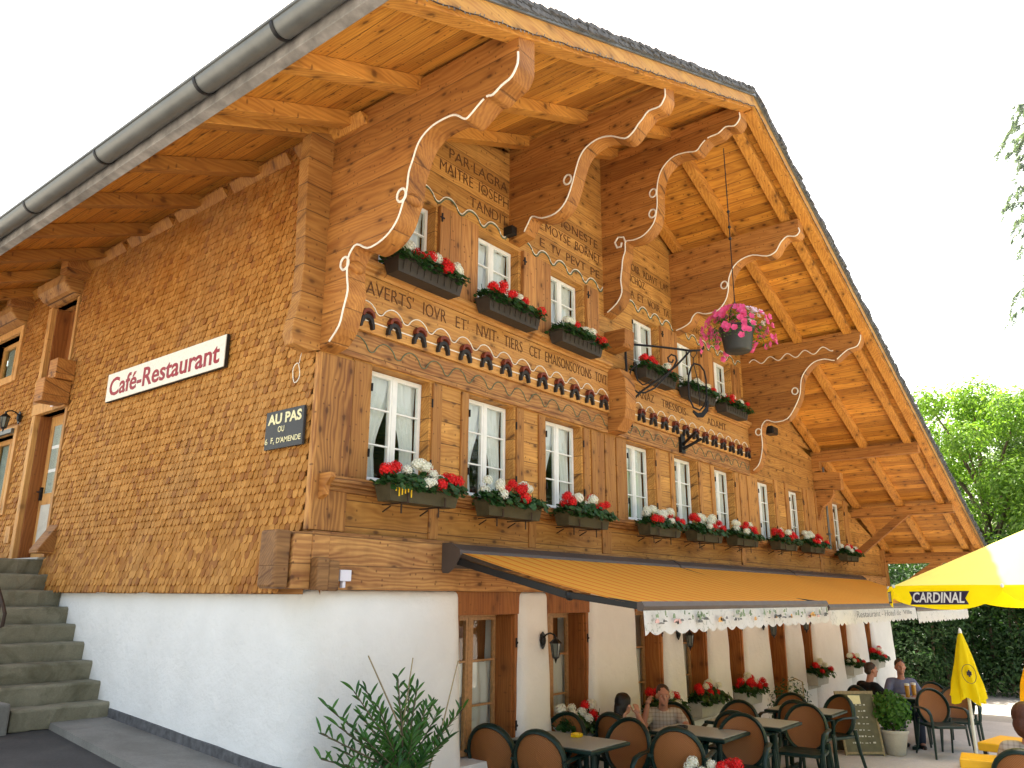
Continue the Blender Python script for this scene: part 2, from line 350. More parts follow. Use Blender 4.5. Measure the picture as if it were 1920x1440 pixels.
M['plast_dark']=plain('dark_planter_plastic',(.042,.033,.025),.6,nz=.25)
M['plast_green']=plain('olive_planter_plastic',(.060,.050,.024),.55,nz=.3)
M['potgrey']=plain('dark_grey_pot',(.03,.035,.037),.45)
M['cane']=plain('bamboo_cane',(.30,.24,.13),.6,nz=.3,ns=30)
M['greyboard']=plain('chalkboard_green_brown',(.13,.125,.075),.7,nz=.25,ns=9)
M['chalk']=plain('chalk',(.6,.6,.55),.9,nz=.3,ns=60)
M['wplastic']=plain('white_plastic',(.72,.70,.78),.4,nz=.03)
M['beamdark']=M['gwood']
M['metalpole']=plain('white_enamel_pole',(.62,.63,.60),.4,nz=.05)
M['weather']=plain('weathered_grey_board',(.22,.205,.19),.8,nz=.5,ns=5,bump=.3)
M['lamp_glass']=plain('frosted_lamp_glass',(.13,.14,.115),.25,nz=.1)
M['hinge']=M['iron']
# ------------------------------------------------------------------ terrain
def smooth(a,b,t):
    t=max(0,min(1,(t-a)/(b-a))); return t*t*(3-2*t)
def terr(x): return max(-.12,min(.16,.16-.03*(x-4)))
def gh(x,y):
    side=.90+.07*(min(max(y,-9),3.2)-.47)
    t=smooth(-.3,1.9,x); k=terr(x)
    if x<-8: side-=0
    h=side*(1-t)+k*t
    return h
def grid_axis(lo,hi,fine_lo,fine_hi,step):
    a=[lo,lo*.4,lo*.15]; x=fine_lo
    a=[q for q in a if q<fine_lo-3]
    while x<=fine_hi+1e-6: a.append(round(x,3)); x+=step
    a+=[q for q in (hi*.15,hi*.4,hi) if q>fine_hi+3]
    return sorted(a)
xs=grid_axis(-700,900,-14,20,.5); ys=grid_axis(-700,700,-16,12,.5)
mb=MB(); nx=len(xs)
mb.v=[(x,y,gh(x,y)) for y in ys for x in xs]
for j in range(len(ys)-1):
    for i in range(nx-1):
        mb.f.append((j*nx+i,j*nx+i+1,(j+1)*nx+i+1,(j+1)*nx+i))
        cx=(xs[i]+xs[i+1])/2; cy=ys[j]; mb.mi.append(1 if (cx>1 and cx<15 and cy>-6) else (0 if (cx<=1 and cy>-3 and cx>-6) else 2))
tag(mb.build('ground',[M['asphalt'],M['terrace'],M['outer']],smooth=True),kind='structure')
# raised concrete pavement along the side wall
mb=MB(); n=16; 
for k in range(n):
    y0=-1.0+4.3*k/n; y1=-1.0+4.3*(k+1)/n
    xo0=-.70+.055*(y0); xo1=-.70+.055*(y1)
    z0=.955+.07*(y0-.47); z1=.955+.07*(y1-.47)
    mb.add([(xo0,y0,z0-.25),(.3,y0,z0-.25),(.3,y0,z0),(xo0+.015,y0,z0),(xo1,y1,z1-.25),(.3,y1,z1-.25),(.3,y1,z1),(xo1+.015,y1,z1)],[(0,1,5,4),(1,2,6,5),(2,3,7,6),(3,0,4,7)]+([(0,3,2,1)] if k==0 else [])+([(4,5,6,7)] if k==n-1 else []))
tag(mb.build('pavement',M['pave']),kind='structure')
# ================================================================== farmhouse
H=empty('farmhouse',(0,0,0),0,'large old wooden alpine farmhouse with carved gable, shingled side and white plaster ground floor','farmhouse')
RX=4.52; RZ=7.92; SL=.405; SR=.39
def zr(x): return RZ-SL*(RX-x) if x<RX else RZ-SR*(x-RX)      # underside of the rafters
XL,XR=-1.30,17.15; YV=-2.08; YB=14; XE=16.55
LW=dict(A=.56,B=1.82,C=3.09,D=4.83,E=6.12,F=7.42,G=9.12,H=10.58,I=13.08)
UW=dict(a=.56,b=1.89,c=3.18,d=5.11,e=6.36,f=7.60)
WW=.71
def wall_grid(mb, x0,x1,z0,top,openings,y,th,extra=()):
    X=sorted(set([x0,x1]+[a for o in openings for a in o[:2]]+list(extra))); 
    Z=sorted(set([z0]+[a for o in openings for a in o[2:4]])); 
    for i in range(len(X)-1):
        a,b=X[i],X[i+1]; ta,tb=top(a),top(b)
        for j in range(len(Z)):
            lo=Z[j]; hi=Z[j+1] if j+1<len(Z) else None
            if any(o[0]<=a+1e-6 and b<=o[1]+1e-6 and hi is not None and o[2]<=lo+1e-6 and hi<=o[3]+1e-6 for o in openings): continue
            ha=ta if hi is None else min(hi,ta); hb=tb if hi is None else min(hi,tb)
            if ha<=lo and hb<=lo: continue
            ha=max(ha,lo); hb=max(hb,lo)
            for yy in (y,y+th): mb.add([(a,yy,lo),(b,yy,lo),(b,yy,hb),(a,yy,ha)],[(0,1,2,3)])
    for o in openings:
        a,b,c,d=o[:4]
        mb.add([(a,y,c),(b,y,c),(b,y,d),(a,y,d),(a,y+th,c),(b,y+th,c),(b,y+th,d),(a,y+th,d)],[(0,4,5,1),(1,5,6,2),(2,6,7,3),(3,7,4,0)])
ops=[(x,x+WW,3.12,4.12) for x in LW.values()]+[(x,x+WW,5.03,5.93) for x in UW.values()]+[(4.66,4.95,6.62,7.1)]
mb=MB(); wall_grid(mb,0,XE,2.66,lambda x:zr(x)+.12,ops,0,.16,(RX,))
mb.build('front_wall',M['facade'],H)
# closing walls and floors (keep the rooms dark behind the glass)
mb=MB(); mb.box(.0,XE,13.8,14,0,3.3); mb.add([(0,13.9,3.3),(XE,13.9,3.2),(RX,13.9,RZ),(0,13.9,zr(0))],[(0,1,2,3)]); mb.build('rear_wall',M['facade'],H)
mb=MB(); mb.add([(XE,0,2.2),(XE,14,2.2),(XE,14,zr(XE)+.1),(XE,0,zr(XE)+.1),(XE-.15,0,2.2),(XE-.15,14,2.2),(XE-.15,14,zr(XE)+.1),(XE-.15,0,zr(XE)+.1)],[(0,1,2,3),(4,5,6,7)]); mb.build('end_wall',M['facade'],H)
mb=MB(); mb.box(.1,XE-.2,.6,13.8,2.22,2.34); mb.box(.2,XE-.2,.17,13.8,4.55,4.65); mb.build('floor_slab',M['purlin'],H)
# ---- corner log ends
pts=[(-.005,6.1),(-.26,6.0),(-.275,5.72),(-.262,5.4),(-.255,5.15),(-.235,4.87),(-.24,4.66),(-.245,4.49),(-.285,4.30),(-.30,4.2),(-.27,4.11),(-.10,4.09),(-.005,4.12)]
MB().prism(pts,'y',-.015,.11).build('corner_log_ends',M['logend'],H,bevel=.008)
# ---- corner posts and the vertical boards between the lower windows
def board(name,x0,x1,z0,z1,y0,mat,y1=.02,bev=.005): return MB().box(x0,x1,y0,y1,z0,z1).build(name,mat,H,bevel=bev)
board('corner_post',-.03,.335,2.68,4.10,-.035,M['cpost'],.018)
board('wall_post',.35,.54,3.12,4.12,-.018,M['post'])
for a,b in ((1.30,1.42),(1.70,1.80),(2.56,2.68),(2.95,3.07),(3.83,3.95),(4.0,4.27),(4.30,4.52),(4.56,4.80),(5.57,5.69),(5.98,6.10),(6.86,6.98),(7.28,7.40),(8.16,8.30),(8.34,8.62),(8.66,9.09),(9.86,10.02),(10.38,10.55),(11.32,11.5),(11.55,11.9),(12.0,12.5),(12.7,13.05),(13.82,14.1)):
    board('wall_post',a,b,3.11,4.12 if a<8.8 else 4.2,-.022,M['post'])
for a,b in ((1.30,1.42),(2.78,2.9),(4.2,4.4),(8.25,8.4),(12.0,12.15),(0.345,.365)):
    if a>1: board('wall_post',a,b,2.68,2.99,-.016,M['post'])
# shutters beside the upper windows
for n,(a,b) in enumerate(((1.30,1.87),(2.64,3.16),(3.93,4.20),(5.85,6.33),(7.10,7.57),(8.34,8.60))):
    s=MB().box(a,b,-.045,.0,5.03,5.95).build('shutter',M['panel_v'],H,bevel=.006)
    for zz in (5.25,5.82): MB().box(a+.008,a+.022,-.058,-.045,zz-.045,zz+.045).box(a-.01,a+.05,-.055,-.045,zz-.007,zz+.007).build('hinge',M['hinge'],s)
# ---- mouldings
def moulding(name,x0,x1,prof,mat): 
    # prof: (y,z)
    return MB().prism(prof,'x',x0,x1).build(name,mat,H)
for x0,x1 in ((.16,4.36),(4.62,8.79)):
    moulding('sill_moulding',x0,x1,[(.0,4.905),(-.05,4.91),(-.06,4.935),(-.085,4.945),(-.09,4.965),(-.12,4.975),(-.125,5.02),(0,5.03)],M['frieze'])
    board('inscription_board',x0,x1,4.67,4.903,-.046,M['frieze'],0)
    board('arch_frieze',x0,x1,4.385,4.667,-.060,M['frieze'],0)
    board('wave_frieze',x0-.02,x1,4.135,4.383,-.032,M['sill'],0,.008)
moulding('window_rail',.10,13.95,[(0,2.99),(-.05,2.995),(-.06,3.02),(-.10,3.03),(-.105,3.045),(-.13,3.055),(-.135,3.10),(0,3.108)],M['sill'])
mb=MB(); mb.prism([(.0,3.12),(-.17,3.12),(-.175,3.08),(-.11,3.02),(-.10,2.95),(0,2.90)],'x',.05,.098).build('rail_end_corbel',M['purlin'],H)
# ---- sill beam
mb=MB(); mb.box(.0,XE,-.085,.03,2.235,2.672); mb.box(-.02,.145,-.10,.02,2.245,2.66); mb.build('sill_beam',M['sill'],H,bevel=.008)
mb=MB(); mb.box(-.19,-.02,-.10,.30,2.24,2.655); mb.build('sill_beam_end',M['sill'],H,bevel=.012)
mb=MB(); mb.box(-.33,-.20,-.085,.12,2.245,2.66); mb.build('sill_beam_end',M['oldend'],H,bevel=.02)
mb=MB(); mb.box(-.02,.085,-.19,-.08,2.23,2.47); mb.box(.09,.20,-.17,-.08,2.225,2.45); mb.build('joist_end',M['oldend'],H,bevel=.015)
# ---- carved letters
def L(s,x0,x1,z,h,y,**k):
    W_=x1-x0; n=len(s); i=0
    for wd in s.split(' '):
        mb=MB(); lettering(mb,wd,(x0+W_*i/n,y,z),*FX,W_*(len(wd)-.12)/n,h,extrude=.003,offset=-.014,**k); mb.build('inscription',M['carve'],H); i+=len(wd)+1
yl=-.004
L('PAR·LAGRA',1.44,2.40,6.56,.115,yl); L('AR MAITRE IOSEPH',1.05,2.42,6.37,.12,yl); L('TANDIT',1.77,2.40,6.15,.115,yl)
L('MONESTE',3.33,3.92+.35,6.56,.11,yl); L('NE.MOYSE BORNET',2.86,4.33,6.37,.115,yl); L('E TV PEVT PE',3.0,4.30,6.15,.105,yl)
L('VOIR ADAVT LAT',5.02,6.22,6.56,.11,yl); L('ENCHOZ',4.95,5.5,6.38,.11,yl); L('BA ET VOIR TA',5.0,6.2,6.16,.105,yl); L('CENGON',6.75,7.6,6.16,.10,yl)
L("AVERTS'",.40,.98,4.735,.125,-.049); L('IOVR',1.10,1.42,4.735,.125,-.049); L("ET'",1.55,1.74,4.735,.12,-.049); L('NVIT·',1.86,2.21,4.735,.125,-.049); L('TIERS',2.30,2.62,4.735,.12,-.049)
L("CET EMAISONSOYONS",2.74,3.98,4.735,.12,-.049); L('TOVT',4.06,4.33,4.735,.12,-.049)
L('ANAZ',5.10,5.55,4.735,.11,-.049); L('TRESSOIS',5.75,6.5,4.735,.11,-.049); L('ADAMT',7.2,7.9,4.735,.11,-.049)
# ---- wave ornaments
def wave(x0,x1,z,amp,per,y,r,mat,name,two=False,flip=1):
    mb=MB(); 
    for dz,rr in (((0,r),) if not two else ((0,r),(-.028,r*.8))):
        pts=[]; x=x0
        while x<=x1:
            t=((x-x0)/per)%1
            v=math.sin(math.pi*t/.62)**.7 if t<.62 else -.8*math.sin(math.pi*(t-.62)/.38)**.8
            if .60<t<.66 or .95<t: v+=.12
            pts.append((x,y,z+flip*amp*v+dz)); x+=per/26
        mb.tube(pts,rr,4)
    return mb.build(name,mat,H)
for x0,x1 in ((.30,4.33),(4.66,8.76)):
    wave(x0,x1,4.605,.052,.3165,-.064,.0055,M['white'],'white_wave_trim')
    wave(x0-.05,x1,4.268,.060,.3165,-.036,.0055,M['greenpaint'],'green_wave_trim')
    MB().box(x0,x1,-.066,-.060,4.475,4.485).build('white_line_trim',M['white'],H)
    MB().box(x0,x1,-.064,-.060,4.575,4.581).build('dark_line_trim',M['carve'],H)
for x0,x1 in ((1.0,2.42),(2.62,4.36),(4.62,6.28),(6.5,8.75)):
    wave(x0,x1,6.045,.058,.345,-.010,.0055,M['white'],'white_wave_trim'); wave(x0+.012,x1,6.030,.058,.345,-.008,.008,M['greenpaint'],'painted_wave_shadow')  # dark copy just below each white wave, painted in as its shadow
# ---- carved arches of the frieze, each a red dome over a black horseshoe
def arch(x,z=4.505):
    n=12
    a=MB(); out=[(x+.070*math.cos(math.pi*k/n),z+.0+.074*math.sin(math.pi*k/n)) for k in range(n+1)]
    inn=[(x+.048*math.cos(math.pi*k/n),z+.0+.044*math.sin(math.pi*k/n)) for k in range(n,-1,-1)]
    a.prism(out+inn,'y',-.112,-.06); o=a.build('frieze_arch',M['redpaint'],H)
    b=MB(); out=[(x+.080,z-.098),(x+.078,z-.06)]+[(x+.068*math.cos(math.pi*k/n),z-.030+.052*math.sin(math.pi*k/n)) for k in range(n+1)]+[(x-.078,z-.06),(x-.080,z-.098)]
    inn=[(x-.058,z-.098),(x-.050,z-.06)]+[(x+.036*math.cos(math.pi*k/n),z-.045+.034*math.sin(math.pi*k/n)) for k in range(n,-1,-1)]+[(x+.050,z-.06),(x+.058,z-.098)]
    b.prism(out+inn,'y',-.100,-.061); b.build('horseshoe',M['blackpaint'],o)
for k in range(13): arch(.40+k*.3165)
for k in range(13): arch(4.80+k*.318)
# ---- consoles
def console(x, pts, ztop, zwall, mat=M['purlin'], th=.185, tip=None, rings=(), gaps=(), white=True, xline=None):
    y0,z0=pts[0]
    poly=[(.02,ztop),(y0-.0,ztop)]+[(y,z) for y,z in pts]+[(.02,zwall)]
    o=MB().prism(poly,'x',x,x+th).build('carved_console',mat,H)
    if white:
        seg=[];cur=[]
        for i,p in enumerate(pts):
            cur.append((x-.004,p[0]+.004,p[1]+.012))
            if i in gaps: seg.append(cur); cur=[]
        seg.append(cur); mb=MB()
        for c in seg:
            if len(c)>1: mb.tube(c,(.0085,.0085),5)
        mb.build('painted_edge',M['white'],o)
    for (ry,rz_) in rings:
        mb=MB(); mb.tube([(x-.008,ry+.048*math.cos(t*math.pi/8),rz_+.055*math.sin(t*math.pi/8)) for t in range(16)],.011,5,closed=True); mb.build('painted_scroll',M['white'],o)
        MB().ball((x+th*.5,ry-.03,rz_-.01),(th*.5,.05,.055),8,6).build('carved_knob',mat,o,smooth=True)
    return o
def dense(pts,k=3):
    P=[Vector((a,b)) for a,b in pts]; out=[]
    for i in range(len(P)-1):
        p0=P[max(i-1,0)];p1=P[i];p2=P[i+1];p3=P[min(i+2,len(P)-1)]
        for j in range(k):
            t=j/k; q=.5*((2*p1)+(p2-p0)*t+(2*p0-5*p1+4*p2-p3)*t*t+(3*p1-p0-3*p2+p3)*t**3); out.append((q.x,q.y))
    out.append(tuple(P[-1])); return out
B1=[(-2.06,5.94),(-2.06,5.88),(-2.05,5.83),(-2.0,5.76),(-1.91,5.73),(-1.83,5.69),(-1.77,5.70),(-1.69,5.66),(-1.61,5.61),(-1.56,5.6),(-1.47,5.67),(-1.38,5.69),(-1.23,5.68),(-1.12,5.63),(-1.06,5.56),(-1.02,5.46),(-.98,5.36),(-.965,5.21),(-.93,5.12),(-.88,5.0),(-.79,4.91),(-.67,4.86),(-.54,4.85),(-.41,4.92),(-.34,4.88),(-.305,4.80),(-.31,4.67),(-.33,4.54),(-.29,4.39),(-.25,4.26),(-.14,4.15)]
B2=[(-1.98,7.05),(-1.98,6.98),(-1.96,6.93),(-1.91,6.88),(-1.79,6.88),(-1.72,6.82),(-1.67,6.78),(-1.6,6.71),(-1.51,6.68),(-1.35,6.77),(-1.2,6.8),(-1.05,6.76),(-.96,6.67),(-.9,6.52),(-.85,6.37),(-.77,6.21),(-.64,6.12),(-.46,6.12),(-.33,6.18),(-.27,6.11),(-.22,6.03)]
B3=[(-1.98,7.82),(-1.98,7.74),(-1.91,7.67),(-1.80,7.70),(-1.7,7.65),(-1.56,7.64),(-1.47,7.58),(-1.40,7.52),(-1.27,7.55),(-1.10,7.56),(-.96,7.48),(-.88,7.36),(-.84,7.18),(-.83,6.94),(-.77,6.73),(-.62,6.61),(-.47,6.59),(-.36,6.60),(-.35,6.48),(-.31,6.37),(-.29,6.23),(-.27,6.09),(-.28,5.92),(-.2,5.79),(-.06,5.70)]
B4=[(-1.96,7.05),(-1.97,6.99),(-1.91,6.94),(-1.8,6.97),(-1.72,6.92),(-1.68,6.87),(-1.62,6.79),(-1.5,6.76),(-1.3,6.83),(-1.13,6.81),(-1.01,6.73),(-.93,6.58),(-.91,6.42),(-.86,6.26),(-.74,6.14),(-.55,6.12),(-.42,6.17),(-.34,6.12),(-.30,6.05),(-.2,6.0),(-.07,5.97)]
B5=[(-1.98,6.18),(-1.97,6.11),(-1.91,6.01),(-1.77,5.98),(-1.66,5.91),(-1.55,5.84),(-1.4,5.89),(-1.23,5.87),(-1.09,5.76),(-1.0,5.61),(-.96,5.38),(-.87,5.19),(-.72,5.0),(-.51,4.97),(-.38,5.02),(-.29,4.94),(-.27,4.78),(-.27,4.58),(-.2,4.32),(-.09,4.21)]
console(-.02,dense(B1),6.18,4.12,rings=((-.91,5.20),(-.27,4.80)),gaps=(18,))
console(2.43,dense(B2),7.14,5.98,rings=((-.80,6.47),))
c3=console(4.38,dense(B3),7.94,5.67,rings=((-.78,7.16),(-.76,6.88)),gaps=(15,),th=.2)
console(6.28,dense(B4),7.20,5.94,rings=((-.85,6.50),))
c5=console(8.80,dense(B5),6.30,4.19,rings=((-.88,5.45),(-.22,4.85)),gaps=(14,))
def wpts(x,y0,y1,z,a,per):
    out=[];y=y0
    while y>=y1: out.append((x,y,z+a*math.sin(2*math.pi*(y0-y)/per))); y-=per/20
    return out
MB().tube(wpts(8.793,-.15,-1.55,6.06,.045,.29),.008,4).build('painted_wave',M['white'],c5)
mb=MB(); mb.tube([(4.372,-.36-.0,6.60),(4.372,-.33,6.68),(4.372,-.25,6.70),(4.372,-.20,6.64),(4.372,-.23,6.56),(4.372,-.29,6.56),(4.372,-.30,6.61)],.013,5); mb.build('painted_scroll',M['white'],c3)
# stepped log ends under the middle consoles
MB().prism([(0,5.20),(-.27,5.22),(-.30,5.26),(-.31,5.45),(0,5.45)],'x',4.37,4.60).build('log_end',M['purlin'],H,bevel=.01)
MB().prism([(0,4.14),(-.15,4.16),(-.27,4.30),(-.30,4.5),(-.29,4.80),(-.24,4.88),(-.22,4.93),(0,4.97)],'x',4.365,4.605).build('log_end',M['purlin'],H,bevel=.01)
# lower purlins on the long right slope
MB().box(12.06,12.24,-1.95,.02,4.80,5.0).build('purlin',M['purlin'],H,bevel=.01)
MB().prism([(0,4.26),(-.50,4.22),(-.52,4.25),(-.52,4.55),(0,4.60)],'x',12.06,12.24).build('log_end',M['purlin'],H,bevel=.01)
MB().prism([(0,4.60),(-.14,4.62),(-.14,4.80),(0,4.80)],'x',12.06,12.24).build('log_end',M['purlin'],H)
MB().prism(dense([(-.36,4.225),(-.34,4.12),(-.26,4.0),(-.14,3.92),(-.08,3.8),(-.03,3.66)],3)+[(0.0,3.66),(0,4.225)],'x',12.08,12.22).build('curved_bracket',M['purlin'],H)
MB().box(14.36,14.54,-2.0,.02,3.88,4.06).build('purlin',M['purlin'],H,bevel=.01)
MB().prism([(-1.15,3.88),(-.92,3.88),(.0,3.16),(.0,2.98)],'x',14.39,14.51).build('diagonal_brace',M['purlin'],H)
MB().box(16.42,16.60,-2.08,.02,2.97,3.2).build('purlin',M['purlin'],H,bevel=.01)
MB().prism([(-1.30,2.97),(-1.05,2.97),(-.02,2.26),(-.02,2.08)],'x',16.45,16.57).build('diagonal_brace',M['purlin'],H)
board('end_post',16.38,16.60,2.24,3.3,-.10,M['post'],.02)
# ---- roof: boarded soffit, rafters, verge boards, shingle courses
mb=MB()
for (xa,xb) in ((XL,RX),(RX,XR)):
    za,zb=zr(xa)+.13,zr(xb)+.13
    mb.add([(xa,YV,za),(xb,YV,zb),(xb,YB,zb),(xa,YB,za),(xa,YV,za+.03),(xb,YV,zb+.03),(xb,YB,zb+.03),(xa,YB,za+.03)],[(0,1,2,3),(4,5,6,7),(0,1,5,4),(3,2,6,7),(0,3,7,4),(1,2,6,5)])
mb.build('soffit_boards',M['soffit'],H)
mb=MB()
for (xa,xb) in ((XL-.03,RX),(RX,XR+.05)):
    za,zb=zr(xa)+.162,zr(xb)+.162
    mb.add([(xa,YV-.03,za),(xb,YV-.03,zb),(xb,YB,zb),(xa,YB,za),(xa,YV-.03,za+.09),(xb,YV-.03,zb+.09),(xb,YB,zb+.09),(xa,YB,za+.09)],[(0,1,2,3),(4,5,6,7),(0,1,5,4),(3,2,6,7),(0,3,7,4),(1,2,6,5)])
roof=mb.build('roof_covering',M['slate'],H)
# shingle ends seen along the verge
random.seed(3)
mb=MB()
def verge_tiles(xa,xb,step):
    n=int(abs(xb-xa)/step); sg=1 if xb>xa else -1; sl=math.atan2(zr(xb)-zr(xa),xb-xa)
    for k in range(n):
        for lay in range(2):
            x=xa+sg*(k+.5*lay)*step; z=zr(x)+.195+lay*.045
            Mx=Matrix.Translation((x,YV-.05-random.random()*.03,z))@Matrix.Rotation(-(sl if sg>0 else sl),4,'Y')@Matrix.Rotation(.16*sg*-1,4,'Y')
            Mx=Matrix.Translation((x,YV-.05-random.random()*.03,z))@Matrix.Rotation(-math.atan2(SL if sg>0 else -SL,1)*(1)+(.22 if sg>0 else -.22),4,'Y')
            mb.box(-step*.75,step*.75,-.01,.16,-.012,.012+random.random()*.01,Mx)
verge_tiles(XL,RX,.062); verge_tiles(XR,RX,.075)
mb.build('verge_shingles',M['slate'],H,origin=(0,0,0))
# front boards of the verge
def slopebox(xa,xb,y0,y1,d0,d1):
    return [(x,y,zr(x)+d) for d in (d0,d1) for y in (y0,y1) for x in (xa,xb)]
SF=[(0,2,3,1),(4,5,7,6),(0,1,5,4),(2,6,7,3),(0,4,6,2),(1,3,7,5)]
for (xa,xb) in ((XL,RX),(RX,XR)):
    MB().add(slopebox(xa,xb,YV-.035,YV-.002,.02,.185),SF).build('verge_board',M['verge'],H)
    MB().add(slopebox(xa+.02,xb,YV+.0,YV+.13,-.005,.128),SF).build('verge_rafter',M['rafter'],H,bevel=.006)
    MB().add(slopebox(xa,xb,YV-.055,YV-.036,.155,.20),SF).build('metal_flashing',M['zinc'],H)
for (xa,xb) in ((XL+.06,RX),(RX,XR-.06)):
    for y in (-1.62 if xa>1 else -1.0,-1.08 if xa>1 else -.22,) if xa<1 else (-1.78,-1.0,-.12):
        MB().add(slopebox(xa,xb,y-.065,y+.065,0,.128),SF).build('rafter',M['rafter'],H,bevel=.006)
for k in range(11):
    y=.06+1.035*k+(0 if k else 0)
    MB().add(slopebox(XL+.06,.3,y-.065,y+.065,0,.128),SF).build('rafter',M['rafter'],H,bevel=.006)
    MB().add([(-.10,y-.5,zr(-.1)+.06),(0,y-.5,zr(-.1)+.06),(0,y-.5,zr(0)-.06),(-.03,y-.5,zr(0)-.06),(-.10,y+.42,zr(-.1)+.06),(0,y+.42,zr(-.1)+.06),(0,y+.42,zr(0)-.06),(-.03,y+.42,zr(0)-.06)],[(0,1,2,3),(4,5,6,7),(0,4,5,1),(1,5,6,2),(2,6,7,3),(3,7,4,0)]).build('wall_batten',M['rafter'],H)
# fascia and gutter at the left eave
MB().prism([(XL-.03,zr(XL)-.015),(XL+.04,zr(XL)-.03),(XL+.04,zr(XL)+.17),(XL-.03,zr(XL)+.17)],'y',YV-.04,YB).build('fascia',M['weather'],H,bevel=.004)
g_=MB(); prof=[]; cx,cz,rr=XL-.115,zr(XL)+.105,.082
for k in range(13):
    a=math.pi+math.pi*k/12; prof.append((cx+rr*math.cos(a),cz+rr*math.sin(a)))
prof2=[(cx+(rr-.006)*math.cos(math.pi+math.pi*k/12),cz+(rr-.006)*math.sin(math.pi+math.pi*k/12)) for k in range(12,-1,-1)]
g_.prism(prof+prof2,'y',YV-.06,YB); g_.tube([(cx-rr,YV-.06,cz+.005),(cx-rr,YB,cz+.005)],.014,6)
gut=g_.build('gutter',M['zinc'],H,smooth=True)
for k,y in enumerate((-1.25,-.35,1.15,2.55,3.85,5.2,6.6,8.0)):
    mb=MB(); mb.tube([(cx+(rr+.004)*math.cos(math.pi+math.pi*t/12),y,cz+(rr+.004)*math.sin(math.pi+math.pi*t/12)) for t in range(13)],[(.004,.018)]*13,6,flat=(0,0,1)); mb.build('gutter_clip',M['iron'],gut,smooth=True)
MB().prism(prof,'y',YV-.07,YV-.058).build('gutter_end',M['zinc'],gut)
# ================================================================== side wall
SO=[(4.72,5.50,2.58,4.32),(4.86,5.52,4.78,5.74),(6.5,7.5,5.02,5.62),(6.12,7.1,3.22,4.18)]     # y0,y1,z0,z1 of the openings
mb=MB()
tmp=MB(); wall_grid(tmp,.0,14,2.2,lambda y:zr(0)+.12,[(a,b,c,d) for a,b,c,d in SO],0,.16)
mb.v=[(y,x,z) for x,y,z in tmp.v]; mb.f=tmp.f; mb.mi=tmp.mi
mb.build('side_wall',M['sidelog'],H)
random.seed(11); mb=MB(); ez=.066; wy=.066
row=0; z=2.205
def inside(y,z,mg=.0):
    for a,b,c,d in SO:
        if a-.10-mg<y<b+.10+mg and c-.10<z+.03<d+.12: return True
    return y>4.66 and y<5.62 and 2.5<z<4.7
while z<zr(0)+.08:
    y=.20+ (row%2)*wy*.5 if z<2.62 else (.02 if z<4.06 else .115)+(row%2)*wy*.5
    while y<9.6:
        w_=wy*random.uniform(.86,.96); yc=y+wy/2
        if not inside(yc,z):
            xo=-.004-.055*(1-smooth(2.2,2.75,z)); dz=random.uniform(-.004,.004); h=.098; t=random.uniform(.009,.014); tl=random.uniform(.014,.024)
            pts=[(-w_/2,h),(-w_/2,.030),(-w_*.40,.011),(-w_*.15,0),(w_*.15,0),(w_*.40,.011),(w_/2,.030),(w_/2,h)]
            vs=[]
            for lay in (0,1):
                for (a,b) in pts: vs.append((xo-tl*(1-b/h)-(t if lay else 0)-.001,yc+a,z+dz+b))
            n=8; mb.add(vs,[tuple(range(8,16))]+[(i,i+8,(i+1)%n+8,(i+1)%n) for i in range(1,6)]+[(0,8,9,1),(6,14,15,7)])
        y+=wy
    z+=ez; row+=1
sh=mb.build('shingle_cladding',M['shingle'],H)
# little shingled hood where the cladding steps in beside the stair
MB().prism([(-.02,2.62),(-.20,2.62),(-.20,2.66),(-.02,2.95)],'y',4.42,4.66).build('shingled_hood',M['sidelog'],H,bevel=.01)
def trim(x0,x1,y0,y1,z0,z1,mat=M['trim'],name='door_trim',bev=.006): return MB().box(x0,x1,y0,y1,z0,z1).build(name,mat,H,bevel=bev)
# tall opening with boards above the side door
for (a,b,c,d) in SO[:2]:
    trim(-.035,.10,a-.06,a,c,d); trim(-.06,.10,b,b+.10,c,d)
    trim(-.0,.30,b-.02,b+.02,c,d,M['gwood'],'door_jamb')
trim(-.065,.1,4.68,5.62,4.32,4.46); trim(-.06,.12,4.66,5.64,4.46,4.62,M['sidelog']); trim(-.07,.1,4.72,5.64,4.66,4.78)
MB().prism([(-.05,5.74),(-.16,5.78),(-.24,5.86),(-.26,5.97),(-.02,6.0),(.1,5.98),(.1,5.74)],'y',4.78,5.58).build('lintel_log',M['logend'],H,bevel=.02)
trim(-.30,-.0,4.60,4.80,5.93,6.14,M['purlin'],'log_end'); trim(.165,.19,4.8,5.6,4.75,6.0,M['gwood'],'loft_shutter')
trim(-.24,-.03,4.60,4.82,4.62,4.86,M['purlin'],'log_end'); trim(-.33,-.03,4.64,4.88,4.34,4.615,M['purlin'],'log_end',.012)
trim(-.072,-.066,4.98,5.06,4.36,4.41,M['wplastic'],'house_number_plate',0)
d=trim(.13,.17,4.72,5.48,2.60,4.35,M['trim'],'side_door'); 
mb=MB(); mb.box(.115,.128,4.86,5.36,2.72,3.22); mb.build('door_panel',M['pale'],d)
for k in range(3):
    z0=3.36+.29*k
    MB().box(.121,.1225,4.86,5.35,z0,z0+.25).build('pane',M['glass'],d)
MB().box(.124,.1285,4.87,5.33,3.36,4.19).build('curtain',M['curtain'],d)
mb=MB(); mb.box(.10,.13,5.40,5.43,3.28,3.44); mb.tube([(.11,5.415,3.38),(.07,5.415,3.38),(.07,5.32,3.375)],.009,6); mb.build('handle',M['iron'],d)
trim(-.1,.25,4.66,5.62,2.555,2.585,M['pale'],'door_sill',.01)
